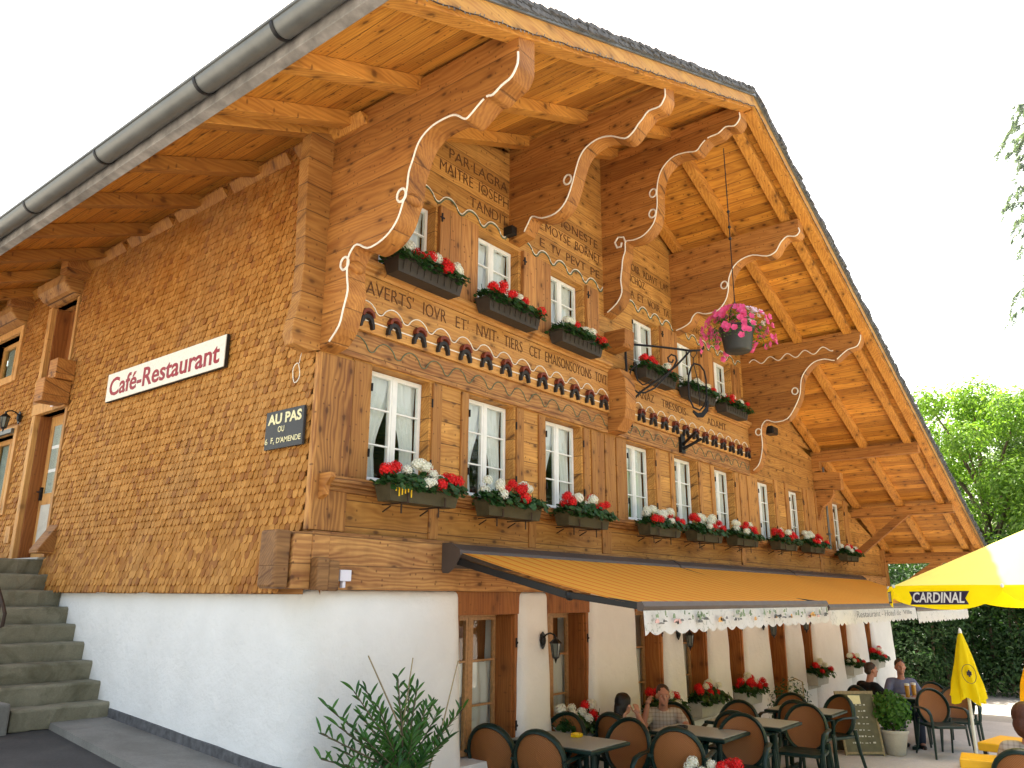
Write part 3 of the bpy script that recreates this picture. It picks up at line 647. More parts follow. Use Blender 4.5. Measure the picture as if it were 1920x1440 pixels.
# two windows at the far left of the side
def side_window(a,b,c,d,frame,gl):
    mb=MB(); x=.10
    mb.box(x,x+.05,a,a+.06,c,d); mb.box(x,x+.05,b-.06,b,c,d); mb.box(x,x+.05,a+.06,b-.06,c,c+.07); mb.box(x,x+.05,a+.06,b-.06,d-.06,d); mb.box(x-.005,x+.05,(a+b)/2-.03,(a+b)/2+.03,c+.07,d-.06)
    o=mb.build('window',frame,H,bevel=.004)
    MB().box(x+.02,x+.025,a+.05,b-.05,c+.05,d-.05).build('pane',M['glass'],o)
    m2=MB(); n=30
    for q in ((a+.05,b-.3) if c>4.5 else (a+.05,a+.3,a+.55,b-.3)): m2.add([(x+.07+.012*math.sin(i*1.3),q+.25*i/n,zz) for zz in (c+.05,d-.05) for i in range(n+1)],[(i,i+1,n+2+i,n+1+i) for i in range(n)])
    m2.build('curtain',M['curtain'],o)
    for (p,q,r_,s_) in ((a-.09,a,c-.09,d+.09),(b,b+.09,c-.09,d+.09)): MB().box(-.055,.10,p,q,r_,s_).build('window_frame',M['trim'],o,bevel=.005)
    MB().box(-.06,.10,a,b,c-.10,c).build('sill',M['trim'],o,bevel=.005); MB().box(-.055,.1,a,b,d,d+.09).build('window_frame',M['trim'],o,bevel=.005)
    return o
side_window(*SO[2],M['trim'],0); o_=side_window(*SO[3],M['trim'],0)
MB().box(-.09,-.05,6.12,7.1,4.18,4.235).build('blind_box',M['zinc'],o_)
MB().prism([(-.05,5.72),(-.16,5.76),(-.24,5.84),(-.25,5.93),(-.02,5.98),(.1,5.96),(.1,5.72)],'y',6.4,7.3).build('lintel_log',M['logend'],H,bevel=.02)
trim(-.30,0,6.28,6.42,5.9,6.14,M['purlin'],'log_end')
MB().box(-.05,-.03,5.72,5.86,2.78,2.98).build('wall_vent',M['trim'],H)
# ================================================================== plaster ground floor
def plaster(path,z0,z1,name='plaster_wall',bat=.035,closed_top=True,lump=.010):
    P=[Vector((a,b)) for a,b in path]; n=len(P); rows=[]
    zs=[z0+(z1-.06-z0)*k/14 for k in range(15)]+[z1-.03,z1-.008,z1]; ins=[0]*15+[.006,.02,.05]
    vs=[];fs=[]
    for z,i_ in zip(zs,ins):
        for k,p in enumerate(P):
            t=(P[min(k+1,n-1)]-P[max(k-1,0)]).normalized(); nn=Vector((t.y,-t.x))
            q=p+nn*(bat*(z1-z)-i_+lump*mnoise.noise(Vector((p.x*2.3,p.y*2.3,z*2.3)))*1.6)
            vs.append((q.x,q.y,z))
    for j in range(len(zs)-1):
        for k in range(n-1): fs.append((j*n+k,j*n+k+1,(j+1)*n+k+1,(j+1)*n+k))
    fs.append(tuple((len(zs)-1)*n+k for k in range(n)))
    return MB().add(vs,fs).build(name,M['plaster'],H,smooth=True)
def rounded(pts,rad,step=.09):
    out=[]; P=[Vector(p) for p in pts]
    for i,p in enumerate(P):
        if i in(0,len(P)-1): out.append(p); continue
        a=(P[i-1]-p); b=(P[i+1]-p); r=min(rad[i],a.length*.49,b.length*.49); a.normalize(); b.normalize()
        for k in range(9):
            t=k/8; out.append(p+a*r*(1-t)**2+b*r*t**2)
    # subdivide long spans
    res=[out[0]]
    for p in out[1:]:
        d=(p-res[-1]).length; m_=max(1,int(d/.16))
        q=res[-1].copy()
        for k in range(1,m_+1): res.append(q.lerp(p,k/m_))
    return [(q.x,q.y) for q in res]
GO=[(1.79,2.66,.74),(3.17,3.94,.72),(4.96,5.66,.70),(6.18,6.95,.70),(7.6,8.2,.70),(9.17,9.94,.05),(10.70,11.27,.72),(12.86,13.36,.74),(14.55,15.06,.76)]
plaster(rounded([(0.0,9.0),(0.0,0.0),(1.79,0.0),(1.79,.45)],[0,.22,.13,0]),-.1,2.238)
ends=[g[1] for g in GO]; starts=[g[0] for g in GO[1:]]+[XE+.25]
for k,(a,b) in enumerate(zip(ends,starts)):
    plaster(rounded([(a,.45),(a,0.0),(b,0.0),(b,.45 if k<8 else 4)],[0,.10,.13 if k<8 else .3,0]),-.1,2.238,'plaster_pier')
for (a,b,zs_) in GO:
    if zs_>.1:
        MB().box(a-.05,b+.05,.015,.40,-.1,zs_).build('sill_wall',M['plaster'],H)
        if a>2: MB().box(a-.02,b+.02,-.045,.02,zs_-.06,zs_+.012).build('stone_ledge',M['pale'],H,bevel=.012)
MB().box(.1,XE,.46,.62,-.1,2.2).build('inner_wall',M['gwood'],H)
for k in range(3):
    pass
def casement(x0,x1,z0,z1,y,frame,leaf=.026,rows=3,outer=.018,mull=.034,name='window',dcur='tied',gl=True,y_c=.055,mun=.014):
    mb=MB(); t=.045
    mb.box(x0,x0+outer,y,y+t,z0,z1); mb.box(x1-outer,x1,y,y+t,z0,z1); mb.box(x0+outer,x1-outer,y,y+t,z0,z0+outer); mb.box(x0+outer,x1-outer,y,y+t,z1-outer,z1)
    xc=(x0+x1)/2; mb.box(xc-mull/2,xc+mull/2,y-.012,y+t,z0+outer,z1-outer)
    o=mb.build(name,frame,H,bevel=.003)
    for (a,b) in ((x0+outer,xc-mull/2),(xc+mull/2,x1-outer)):
        l=MB(); c,d=z0+outer,z1-outer
        l.box(a+.002,a+leaf,y-.008,y+.03,c,d); l.box(b-leaf,b-.002,y-.008,y+.03,c,d); l.box(a+leaf,b-leaf,y-.008,y+.03,c,c+leaf*1.2); l.box(a+leaf,b-leaf,y-.008,y+.03,d-leaf,d)
        for r_ in range(1,rows):
            zz=c+(d-c)*r_/rows; l.box(a+leaf,b-leaf,y-.004,y+.025,zz-mun/2,zz+mun/2)
        l.build('casement_leaf',frame,o)
        MB().add([(a+leaf*.8,y+.012,c),(b-leaf*.8,y+.012,c),(b-leaf*.8,y+.012,d),(a+leaf*.8,y+.012,d)],[(0,1,2,3)]).build('pane',M['glass'],o)
    # curtains
    if dcur:
        for sgn,(a,b) in ((1,(x0+.03,xc+.03)),(-1,(xc-.03,x1-.03))):
            c=MB(); nu,nv=22,12; vs=[]
            for j in range(nv+1):
                v=j/nv; zz=z1-.03-(z1-z0-.06)*v
                if dcur=='tied': wd=1-.52*math.sin(min(1,v/.75)*math.pi/2)**2 if v<.75 else .48+.1*(v-.75)/.25
                elif dcur=='half': wd=1.
                else: wd=1.-.25*v
                if dcur=='half': zz=z0+.03+(z1-z0)*(.62)*(1-v)
                for i in range(nu+1):
                    u=i/nu; xx=(a+(b-a)*u*wd) if sgn>0 else (b-(b-a)*u*wd)
                    vs.append((xx,y+y_c+.013*math.sin(u*21+1.5*math.sin(v*3)),zz))
            c.add(vs,[(j*(nu+1)+i,j*(nu+1)+i+1,(j+1)*(nu+1)+i+1,(j+1)*(nu+1)+i) for j in range(nv) for i in range(nu)])
            c.build('curtain',M['curtain'],o,smooth=True)
    return o
for key,x in LW.items():
    o=casement(x,x+WW,3.125,4.115,.11,M['whitepaint'],dcur='tied' if key in 'ABC' else 'plain')
    MB().prism([(.0,3.118),(-.03,3.112),(-.03,3.128),(.11,3.142),(.11,3.118)],'x',x+.005,x+WW-.005).build('sill',M['whitepaint'],o)
    for zz in (3.35,3.92):
        MB().box(x+WW+.008,x+WW+.018,-.036,-.022,zz-.04,zz+.04).build('hinge',M['hinge'],o); MB().box(x-.022,x-.010,-.036,-.02,zz-.035,zz+.035).build('hinge',M['hinge'],o)
for key,x in UW.items():
    o=casement(x,x+WW,5.035,5.925,.11,M['whitepaint'],dcur='plain')
    for zz in (5.2,5.8): MB().box(x-.02,x-.008,-.015,.0,zz-.03,zz+.03).build('hinge',M['hinge'],o)
# small dark window between the middle consoles
MB().box(4.64,4.66,-.02,.1,6.6,7.12).build('wall_post',M['post'],H); MB().box(4.66,4.95,.10,.12,6.6,7.12).build('loft_shutter',M['gwood'],H)
mb=MB(); mb.tube([(4.62,-.02,7.05),(4.64,-.22,7.02),(4.66,-.30,6.98)],.012,6); mb.tube([(4.66,-.18,7.06),(4.66,-.20,6.85),(4.64,-.24,6.78)],.010,6); mb.build('iron_hook',M['iron'],H)
for i,(a,b,z0) in enumerate(GO):
    if i==5:
        d=MB().box(a+.04,b-.06,.30,.35,.1,1.98).build('entrance_door',M['gwood'],H,bevel=.006)
        for q in (a+.10,(a+b)/2+.02): MB().box(q,q+.26,.29,.30,.9,1.85).build('pane',M['glass'],d)
        for xa,xb in ((a,a+.07),(b-.07,b)): MB().box(xa,xb,.03,.40,.05,2.04).build('door_frame',M['gwood'],d)
        continue
    o=casement(a-.02,b-.05,z0+.01,2.02,.27,M['gframe'],leaf=.03,outer=.025,mull=.045,dcur='half',mun=.018)
    MB().box(b-.052,b-.0,.035,.32,z0+.0,2.02).build('window_frame',M['gwood'],o,bevel=.006)
    MB().box(a-.03,a+.02,.05,.27,z0+.0,2.02).build('window_frame',M['gwood'],o,bevel=.006)
    MB().box(b-.075,b-.052,.06,.26,z0+.02,2.0).build('shutter',M['gwood'],o)
    for zz in (z0+.25,1.75): MB().box(b-.038,b-.020,.025,.036,zz-.045,zz+.045).ball((b-.03,.022,zz),.013,6,4).build('hinge',M['hinge'],o)
for i,(a,b,z0) in enumerate(GO): MB().box(a-.08,b+.08,.03,.30,2.02,2.236).build('lintel_beam',M['gwood'],H,bevel=.008)
MB().add([(x,y,.955+.07*(y-.47)+dz) for x in (-.062,-.02) for y in (-.2,2.66) for dz in (-.05,.075)],[(0,1,3,2),(4,6,7,5),(0,2,6,4),(1,5,7,3),(0,4,5,1),(2,3,7,6)]).build('skirting',M['slate'],H)
# skirting follows the falling pavement
# ================================================================== stone steps at the side
ST=empty('stone_steps',(-.6,2.6,1.1),0,'worn grey stone staircase climbing beside the white side wall','staircase')
random.seed(5)
for k in range(9):
    yt=2.68+.2425*k; zt=1.235+.1655*k
    xl=-1.02-.0*k if k else -.86; dep=.34 if k<8 else 1.5
    mb=MB(); x0,x1=xl,-.012
    nx_=14
    def rowp(x,j): return (random.uniform(-.006,.006),random.uniform(-.005,.005))
    prof=[(yt+.045,zt-.20),(yt+.04,zt-.035),(yt+.012,zt-.030),(yt-.004,zt-.008),(yt+.012,zt),(yt+dep,zt),(yt+dep,zt-.20)]
    prof=[(yt+.02,zt-.175),(yt+.008,zt-.02),(yt+.022,zt),(yt+dep,zt),(yt+dep,zt-.175)]
    vs=[];fs=[]
    for i in range(nx_+1):
        x=x0+(x1-x0)*i/nx_
        for (a,b) in prof: dy,dz=rowp(0,0); vs.append((x,a+dy,b+dz*.6))
    n=len(prof)
    for i in range(nx_):
        for j in range(n): fs.append((i*n+j,i*n+(j+1)%n,(i+1)*n+(j+1)%n,(i+1)*n+j))
    fs.append(tuple(range(n))); fs.append(tuple(nx_*n+j for j in range(n)))
    mb.add(vs,fs).build('step',M['step'],ST,origin=(-.6,2.6,1.1),loc=(0,0,0),bevel=.008)
mb=MB(); mb.box(-1.3,-.88,2.66,3.3,.9,1.30); mb.build('stone_block',M['pave'],ST,origin=(-.6,2.6,1.1),loc=(0,0,0),bevel=.02)
mb=MB(); mb.box(-1.02,-.012,2.95,6.2,.9,1.38); mb.box(-1.02,-.012,3.9,6.2,1.3,2.0); mb.build('masonry_core',M['step'],ST,origin=(-.6,2.6,1.1),loc=(0,0,0))
RL=empty('stair_railing',(-1.0,3.2,1.4),0,'dark iron handrail with a bent end at the left of the steps','railing')
o3=(-1.0,3.2,1.4)
mb=MB(); mb.tube([(-.98,4.75,3.38),(-.97,3.9,2.78),(-.96,3.3,2.36),(-.955,3.02,2.12),(-.95,2.93,2.02),(-.95,2.95,1.92),(-.955,3.05,1.90),(-.955,3.12,1.98),(-.957,3.14,2.15)],.017,6); mb.build('handrail',M['rust'],RL,smooth=True,origin=o3,loc=(0,0,0))
mb=MB(); mb.tube([(-.955,3.07,2.16),(-.955,3.07,1.35)],.012,6); mb.tube([(-.97,3.95,2.8),(-.97,3.95,2.0)],.012,6); mb.tube([(-.98,4.6,3.25),(-.98,4.6,2.5)],.012,6); mb.build('post',M['rust'],RL,origin=o3,loc=(0,0,0))
# ================================================================== signs
def quadbox_side(y0,y1,z0,z1,x0,x1): return MB().box(x0,x1,y0,y1,z0,z1)
S1=empty('restaurant_sign',(-.06,2.44,4.35),0,'long cream sign board lettered in dark red on the shingled side wall','sign')
O=(-.06,2.44,4.35)
def shear_box(y0,y1,z0,z1,dz,x0,x1):
    return MB().add([(x,y,z+ (dz if y==y1 else 0)) for x in (x0,x1) for y in (y0,y1) for z in (z0,z1)],[(0,1,3,2),(4,6,7,5),(0,2,6,4),(1,5,7,3),(0,4,5,1),(2,3,7,6)])
MB().box(-.075,-.045,1.29,3.585,4.192,4.508).build('board',M['blackpaint'],S1,origin=O,loc=(0,0,0))
MB().box(-.082,-.0755,1.295,3.58,4.197,4.503).build('painted_face',M['white'],S1,origin=O,loc=(0,0,0))
mb=MB(); M['sred']=plain('dark_red_lettering',(.30,.018,.03),.5,nz=.1)
lettering(mb,'Café-Restaurant',(-.083,3.515,4.245),(0,-1,0),(0,0,1),2.14,.205,offset=.018)
# slab serifs under and over the stems
for yy in (3.08,2.98,2.56,2.33,2.07,1.86,1.70,1.46): pass
mb.build('lettering',M['sred'],S1,origin=O,loc=(0,0,0))
S2=empty('warning_sign',(-.05,.31,3.5),0,'small black sign with pale block lettering screwed to the shingles near the corner','sign'); O=(-.05,.31,3.5)
M['palelet']=plain('pale_yellow_lettering',(.78,.72,.42),.6,nz=.1); M['signblack']=plain('black_enamel',(.035,.035,.037),.4,nz=.1)
MB().box(-.07,-.045,.06,.565,3.342,3.66).build('board',M['signblack'],S2,origin=O,loc=(0,0,0),bevel=.002)
mb=MB()
def LS(s,ya,yb,z,h,**k): lettering(mb,s,(-.0705,ya,z),(0,-1,0),(0,0,1),ya-yb,h,**k)
LS('AU PAS',.535,.085,3.545,.09,offset=.035); LS('OU',.39,.305,3.475,.05,offset=.01); LS('6',.555,.52,3.385,.05); LS('F',.475,.447,3.39,.047,offset=.012); LS('R',.44,.425,3.378,.02); LS("D'AMENDE",.40,.08,3.385,.047,offset=.008)
mb.build('lettering',M['palelet'],S2,origin=O,loc=(0,0,0))
# pale ring of cord on the shingles
mb=MB(); mb.tube([(-.045-.004*math.sin(t*.8),.24+.045*math.cos(t*math.pi/12),3.96+.085*math.sin(t*math.pi/12)) for t in range(24)],.0045,5,closed=True); mb.tube([(-.04,.215,4.04),(-.04,.20,4.11),(-.03,.195,4.14)],.003,4)
tag(mb.build('cord_loop',M['white'],origin=(-.04,.24,3.96)),'thin pale loop of cord hanging on the shingles above the black sign','cord')
mb=MB(); mb.box(.235,.345,-.135,-.088,2.30,2.385); mb.box(.27,.30,-.125,-.09,2.25,2.30); tag(mb.build('junction_box',M['wplastic'],bevel=.005,origin=(.29,-.11,2.33)),'small white electrical box on the sill beam near the corner','electrical box')
# string of small lights under the verge board
random.seed(9)
mb=MB(); 
for (xa,xb) in ((XL,RX),(RX,XR)):
    pts=[]; n=90
    for k in range(n+1):
        x=xa+(xb-xa)*k/n; pts.append((x,YV-.042,zr(x)+.012+.006*math.sin(k*1.7)))
    mb.tube(pts,.0045,4)
LG=empty('fairy_lights',(RX,YV,RZ),0,'string of tiny clear light bulbs along the front edge of the roof','string lights')
mb.build('cable',M['rust'],LG,origin=(RX,YV,RZ),loc=(0,0,0))
mb=MB()
for (xa,xb,n) in ((XL,RX,120),(RX,12,100)):
    for k in range(n):
        x=xa+(xb-xa)*k/n; s_=random.choice((-1,1)); mb.bar((x,YV-.043,zr(x)+.012),(x+random.uniform(-.008,.008),YV-.05,zr(x)+.012+s_*.02),.005,.005,(0,1,0))
b_=mb.build('bulbs',M['weather'],LG,origin=(RX,YV,RZ),loc=(0,0,0)); b_['kind']='stuff'
# ================================================================== lanterns
def lantern(loc,rz,label,grp='wall lanterns on the plaster piers'):
    t=empty('wall_lantern',loc,rz,label,'lantern',grp)       # local: wall at y=0, lantern sticks out to -y
    mb=MB(); mb.add([Vector((x*.045,-.012 if k else 0,z*.085)) for k in (0,1) for x,z in ((0,1),(.7,.7),(1,0),(.7,-.6),(0,-1),(-.7,-.6),(-1,0),(-.7,.7))],[tuple(range(8)),tuple(range(15,7,-1))]+[(i,(i+1)%8,(i+1)%8+8,i+8) for i in range(8)]); mb.ball((0,-.018,0),(.03,.02,.05),8,6); mb.build('back_plate',M['blackmetal'],t)
    mb=MB(); mb.tube([(0,-.01,.02),(0,-.05,.06),(0,-.10,.075),(0,-.15,.06),(0,-.165,.04)],.009,6); mb.build('arm',M['blackmetal'],t,smooth=True)
    mb=MB(); mb.lathe([(.008,.055),(.014,.04),(.012,.028),(.035,.012),(.062,-.015),(.064,-.022),(.0,-.022)],(0,-.165,0),6); mb.build('cap',M['blackmetal'],t)
    mb=MB(); mb.lathe([(.050,-.022),(.030,-.15)],(0,-.165,0),6); mb.build('lamp_glass',M['lamp_glass'],t)
    mb=MB()
    for k in range(6):
        a=k*math.pi/3; mb.bar((.052*math.cos(a),-.165+.052*math.sin(a),-.02),(.032*math.cos(a),-.165+.032*math.sin(a),-.155),.007,.007)
    mb.lathe([(.034,-.148),(.036,-.158),(.015,-.172),(.006,-.20),(.001,-.215)],(0,-.165,0),6); mb.build('cage',M['blackmetal'],t)
    return t
lantern((2.98,-.03,1.76),0,'black wall lantern on the first narrow pier from the left, left of the seated woman')
lantern((5.95,-.03,1.74),0,'black wall lantern half under the printed valance above the seated man')
lantern((8.85,-.03,1.78),0,'black wall lantern high on the pier left of the entrance door')
lantern((10.35,-.03,1.82),0,'black wall lantern on the pier right of the entrance door')
lantern((13.9,-.03,1.86),0,'black wall lantern on the farthest narrow pier near the house end')
lantern((-.05,6.02,4.36),R(-90),'black wall lantern on the shingles left of the side door',None)
# ================================================================== wrought iron hanging sign
IR=empty('wrought_iron_sign',(4.62,-.32,5.0),0,'black wrought iron hanging sign with scrolls, open ring and crescent, fixed to the log ends','hanging sign')
O=(4.62,-.32,5.0)
cat_=M['iron']
def Q(s,z): return (4.62+s*.55,-.34-s*.835,z)                  # plane of the bracket: s metres along it
def ib(name,pp,r,**k): 
    b=MB(); b.tube([Q(*p) for p in pp],r,6,**k); return b.build(name,cat_,IR,smooth=True,origin=O,loc=(0,0,0))
def spiral(cx,cz,r0,r1,a0,a1,n=26): return [(cx+(r0+(r1-r0)*k/n)*math.cos(a0+(a1-a0)*k/n),cz+(r0+(r1-r0)*k/n)*math.sin(a0+(a1-a0)*k/n)) for k in range(n+1)]
def Q(s,z): return (4.63+s*.82,-.15-s*.57,z)
def cv(cx_,cy_):
    px=1150+cx_/6; py=620+cy_/6; s=(px-1172)/129; return (s,5.36-(py-(644+17*s))/138)
ib('wall_bar',[cv(130,40),cv(140,500),cv(175,1070)],.016)
ib('arm',[cv(130,120),cv(200,170),cv(520,210),cv(860,262),cv(970,262),cv(1015,240),cv(1010,215)],.015)
ib('brace',[cv(165,870),cv(190,790),cv(300,690),cv(560,530),cv(700,420),cv(860,262)],.015)
ib('scroll',[cv(250,395),cv(190,450),cv(160,540),cv(180,640),cv(250,705),cv(330,712),cv(440,665),cv(570,545),cv(660,440),cv(700,370),cv(690,320),cv(640,300),cv(600,335),cv(610,380),cv(645,390),cv(660,360)],.012)
ib('scroll',[cv(250,395),cv(240,480),cv(255,570),cv(310,625),cv(360,610),cv(410,575)],.010)
ib('link',[cv(875,262),cv(855,310),cv(890,350),cv(930,300),cv(925,265)],.006); ib('link',[cv(890,340),cv(885,405)],.006)
ib('ring',[cv(890,410),cv(960,430),cv(1005,500),cv(1020,600),cv(1015,800),cv(990,880),cv(930,935),cv(860,900),cv(815,790),cv(815,660),cv(825,540),cv(860,450),cv(890,410)],.012)
ib('ring',[cv(890,420),cv(925,600),cv(935,800),cv(930,890)],.006)
b=MB(); o1=[cv(*p) for p in ((1035,850),(1020,950),(960,1015),(900,1010),(850,950),(855,930),(900,965),(950,960),(1000,900),(1015,830))]
n=len(o1); dv=Vector((.57,.82,0))*.012
b.add([Vector(Q(*p))-dv for p in o1]+[Vector(Q(*p))+dv for p in o1],[tuple(range(n)),tuple(range(2*n-1,n-1,-1))]+[(i,i+n,(i+1)%n+n,(i+1)%n) for i in range(n)])
b.build('crescent',cat_,IR,origin=O,loc=(0,0,0))
# flag holder and spot lamp
mb=MB(); mb.box(6.24,6.36,-.075,-.03,4.16,4.42); mb.tube([(6.30,-.07,4.22),(6.34,-.34,4.34)],.022,8); mb.tube([(6.30,-.07,4.28),(6.20,-.32,4.42)],.022,8)
tag(mb.build('flag_holder',M['iron'],origin=(6.3,-.06,4.3)),'dark double flag holder on the frieze under the right group of upper windows','flag holder')
mb=MB(); mb.box(9.05,9.30,-.36,-.22,4.86,4.99); mb.bar((9.1,-.25,5.0),(9.05,-.05,5.08),.03,.03); mb.box(9.0,9.06,-.10,0,5.02,5.14); mb.box(9.06,9.29,-.375,-.36,4.87,4.98)
tag(mb.build('spot_lamp',M['blackmetal'],bevel=.006,origin=(9.17,-.2,4.95)),'small dark floodlight right of the large carved console at the end of the frieze','floodlight')
mb=MB(); mb.box(2.33,2.42,-.12,-.0,6.02,6.12); tag(mb.build('small_loudspeaker',M['blackmetal'],bevel=.006,origin=(2.38,-.06,6.07)),'small black box fixed at the foot of the second carved console','loudspeaker')
# ================================================================== awnings
def awning(x0,x1,zf,label,first=False,text=None):
    t=empty('awning',((x0+x1)/2,-.2,2.5),0,label,'awning','striped awnings over the terrace'); o=((x0+x1)/2,-.2,2.5)
    def b(mb,name,mat,**k): return mb.build(name,mat,t,origin=o,loc=(0,0,0),**k)
    mb=MB(); mb.prism([(-.088,2.44),(-.088,2.645),(-.20,2.64),(-.29,2.585),(-.30,2.55),(-.16,2.43)],'x',x0,x1); b(mb,'cassette',M['brownmetal'],bevel=.006)
    nx_=40;ny=10;vs=[]
    for lay in (0,-.004):
        for j in range(ny+1):
            v=j/ny
            for i in range(nx_+1):
                u=i/nx_; sag=-.035*math.sin(math.pi*v)*(.6+.4*math.sin(math.pi*u)); vs.append((x0+.02+(x1-x0-.04)*u,-.27-1.78*v,2.565+(zf-2.565)*v+sag+lay))
    N=(nx_+1)*(ny+1); fs=[(j*(nx_+1)+i,j*(nx_+1)+i+1,(j+1)*(nx_+1)+i+1,(j+1)*(nx_+1)+i) for j in range(ny) for i in range(nx_)]
    mb=MB().add(vs[:N],fs); b(mb,'fabric',M['awning'],smooth=True)
    mb=MB(); mb.prism([(-2.04,zf-.03),(-2.04,zf+.03),(-2.08,zf+.035),(-2.10,zf),(-2.08,zf-.035)],'x',x0,x1); b(mb,'front_bar',M['brownmetal'])
    mb=MB(); n=int((x1-x0)/.0125); vs=[]
    for i in range(n+1):
        x=x0+.01+(x1-x0-.02)*i/n; wv=.012*math.sin(x*5.1)+.006*math.sin(x*17)
        zb=zf-.175-.03*abs(math.sin(math.pi*x/.19))
        for k in range(5):
            s=k/4; vs.append((x,-2.085-.015*s+wv*s,zf-.03+(zb-(zf-.03))*s))
    mb.add(vs,[(i*5+k,(i+1)*5+k,(i+1)*5+k+1,i*5+k+1) for i in range(n) for k in range(4)]); va=b(mb,'valance',M['valance'],smooth=True)
    if text: text(va,o,zf)
    for xa,sg in ((x0+.04,1),(x1-.04,-1)):
        mb=MB(); mb.bar((xa,-.24,2.49),(xa+.03*sg,-1.40,zf+.075),.055,.06); mb.bar((xa+.03*sg,-1.38,zf+.08),(xa,-2.06,zf-.0),.05,.05); mb.ball((xa+.03*sg,-1.40,zf+.075),.042,8,6); b(mb,'folding_arm',M['blackmetal'],bevel=.004)
    for xa in (x0-.008,x1+.008):
        mb=MB(); mb.prism([(-.088,2.42),(-.088,2.65),(-.20,2.65),(-.30,2.59),(-.31,2.54),(-.23,2.43),(-.16,2.385),(-.10,2.39)],'x',xa-.008,xa+.008); b(mb,'end_cap',M['brownmetal'])
    return t
M['pgreen']=plain('printed_green',(.20,.26,.15),.9); M['porange']=plain('printed_orange',(.62,.33,.10),.9); M['pgrey']=plain('printed_grey',(.15,.15,.14),.9); M['ppink']=plain('printed_pink',(.62,.38,.33),.9)
def sketches(va,o,zf):
    random.seed(4)
    for mat,n,shape in (('pgreen',60,'t'),('pgrey',46,'b'),('porange',9,'h'),('ppink',5,'h')):
        mb=MB()
        for k in range(n):
            x=random.uniform(1.55,5.45); 
            if shape=='t': x=random.choice((1.7,2.15,2.3,3.05,3.2,3.75,4.15,4.6,5.1,5.3))+random.uniform(-.16,.16); z=zf-random.uniform(.05,.095)
            else: z=zf-random.uniform(.10,.125)
            w_,h=(random.uniform(.004,.02),random.uniform(.006,.03)) if shape!='h' else (random.uniform(.02,.04),random.uniform(.018,.03))
            if shape=='b': w_,h=random.uniform(.004,.05),random.uniform(.004,.018)
            mb.prism([(x-w_,z-h/2),(x+w_,z-h/2),(x+w_*.8,z+h/2),(x,z+h*.9),(x-w_*.8,z+h/2)],'y',-2.125,-2.120)
        mb.build('printed_scene',M[mat],va,origin=o,loc=(0,0,0))['kind']='stuff'
def vtext(va,o,zf):
    mb=MB(); lettering(mb,'Restaurant - Hotel de',(6.55,-2.120,zf-.125),*FX,2.1,.075,extrude=.002,offset=-.01); lettering(mb,'Ville',(8.8,-2.120,zf-.115),*FX,.5,.055); mb.build('lettering',M['pgrey'],va,origin=o,loc=(0,0,0))
awning(1.42,5.58,2.13,'orange striped awning nearest the camera with a printed white valance of little pictures',text=sketches)
awning(5.62,9.72,2.09,'middle orange striped awning with dark lettering on its white valance',text=vtext)
awning(9.76,13.9,2.03,'farthest orange striped awning, partly hidden by the yellow parasol')
# ================================================================== flower kit
def leaf_quads(mb,n,fn,size,curl=.25,roundish=True):
    for _ in range(n):
        p,nn=fn(); s=size*random.uniform(.6,1.25)
        nn=Vector(nn)+Vector((random.uniform(-.7,.7),random.uniform(-.7,.7),random.uniform(-.5,.7))); nn.normalize()
        t=nn.orthogonal().normalized(); t.rotate(Matrix.Rotation(random.uniform(0,6.28),3,nn)); b_=nn.cross(t)
        if roundish:
            pts=[]
            for k in range(6):
                a=k*math.pi/3; pts.append(p+t*(s*math.cos(a)*.5)+b_*(s*math.sin(a)*.5)+nn*(curl*s*(.25 if k%2 else -.05)))
            mb.add([p-nn*s*curl*.2]+pts,[(0,k+1,(k+1)%6+1) for k in range(6)])
        else:
            mb.add([p-t*s*.5,p+b_*s*.22+nn*s*curl*.3,p+t*s*.5,p-b_*s*.22+nn*s*curl*.3],[(0,1,2,3)])
def flower_mesh(mat,r=.046,n=44,seed=1,name='flower_head'):
    random.seed(seed); mb=MB(); mb.ball((0,0,0),r*.72,7,5)
    for k in range(n):
        ph=math.acos(1-1.7*(k+.5)/n); th=k*2.399; d=Vector((math.sin(ph)*math.cos(th),math.sin(ph)*math.sin(th),math.cos(ph)))
        c=d*r*random.uniform(.85,1.12); t=d.orthogonal().normalized(); t.rotate(Matrix.Rotation(random.uniform(0,6),3,d)); b_=d.cross(t); s=r*.33
        pts=[c+d*(-.2*s)]
        for q in range(10):
            a=q*math.pi/5; rr=s if q%2==0 else s*.5; pts.append(c+t*rr*math.cos(a)+b_*rr*math.sin(a)+d*(.25*s if q%2==0 else 0))
        mb.add(pts,[(0,q+1,(q+1)%10+1) for q in range(10)])
    o=mb.build(name,mat); me=o.data; bpy.data.objects.remove(o); return me
RED=[flower_mesh(M['red'],seed=s) for s in (1,2)]; WHI=[flower_mesh(M['whitefl'],seed=s) for s in (3,4)]
def foliage_mesh(L_,seed,n=340,up=.13):
    random.seed(seed); mb=MB()
    def fn():
        x=random.uniform(-L_/2-.04,L_/2+.04); y=random.gauss(-.03,.08); hgt=up*(1-abs(y)/.30)*random.uniform(.55,1.1)*(1-.35*abs(x*2/L_)**3); z=random.uniform(-.02,hgt) if abs(y)<.1 else random.uniform(-.055,hgt*.75)
        return Vector((x,y,z)),(0,-.5+y*3,1)
    leaf_quads(mb,int(n*1.9),fn,.062); 
    for k in range(14): x=random.uniform(-L_/2,L_/2); mb.tube([(x,0,-.03),(x+random.uniform(-.04,.04),random.uniform(-.06,.04),up)],.003,4)
    o=mb.build('foliage',M['gerleaf']); me=o.data; bpy.data.objects.remove(o); return me
FOL={(.8,k):foliage_mesh(.8,k+20) for k in range(3)}; FOL.update({(.6,k):foliage_mesh(.62,k+30,300,.13) for k in range(2)})
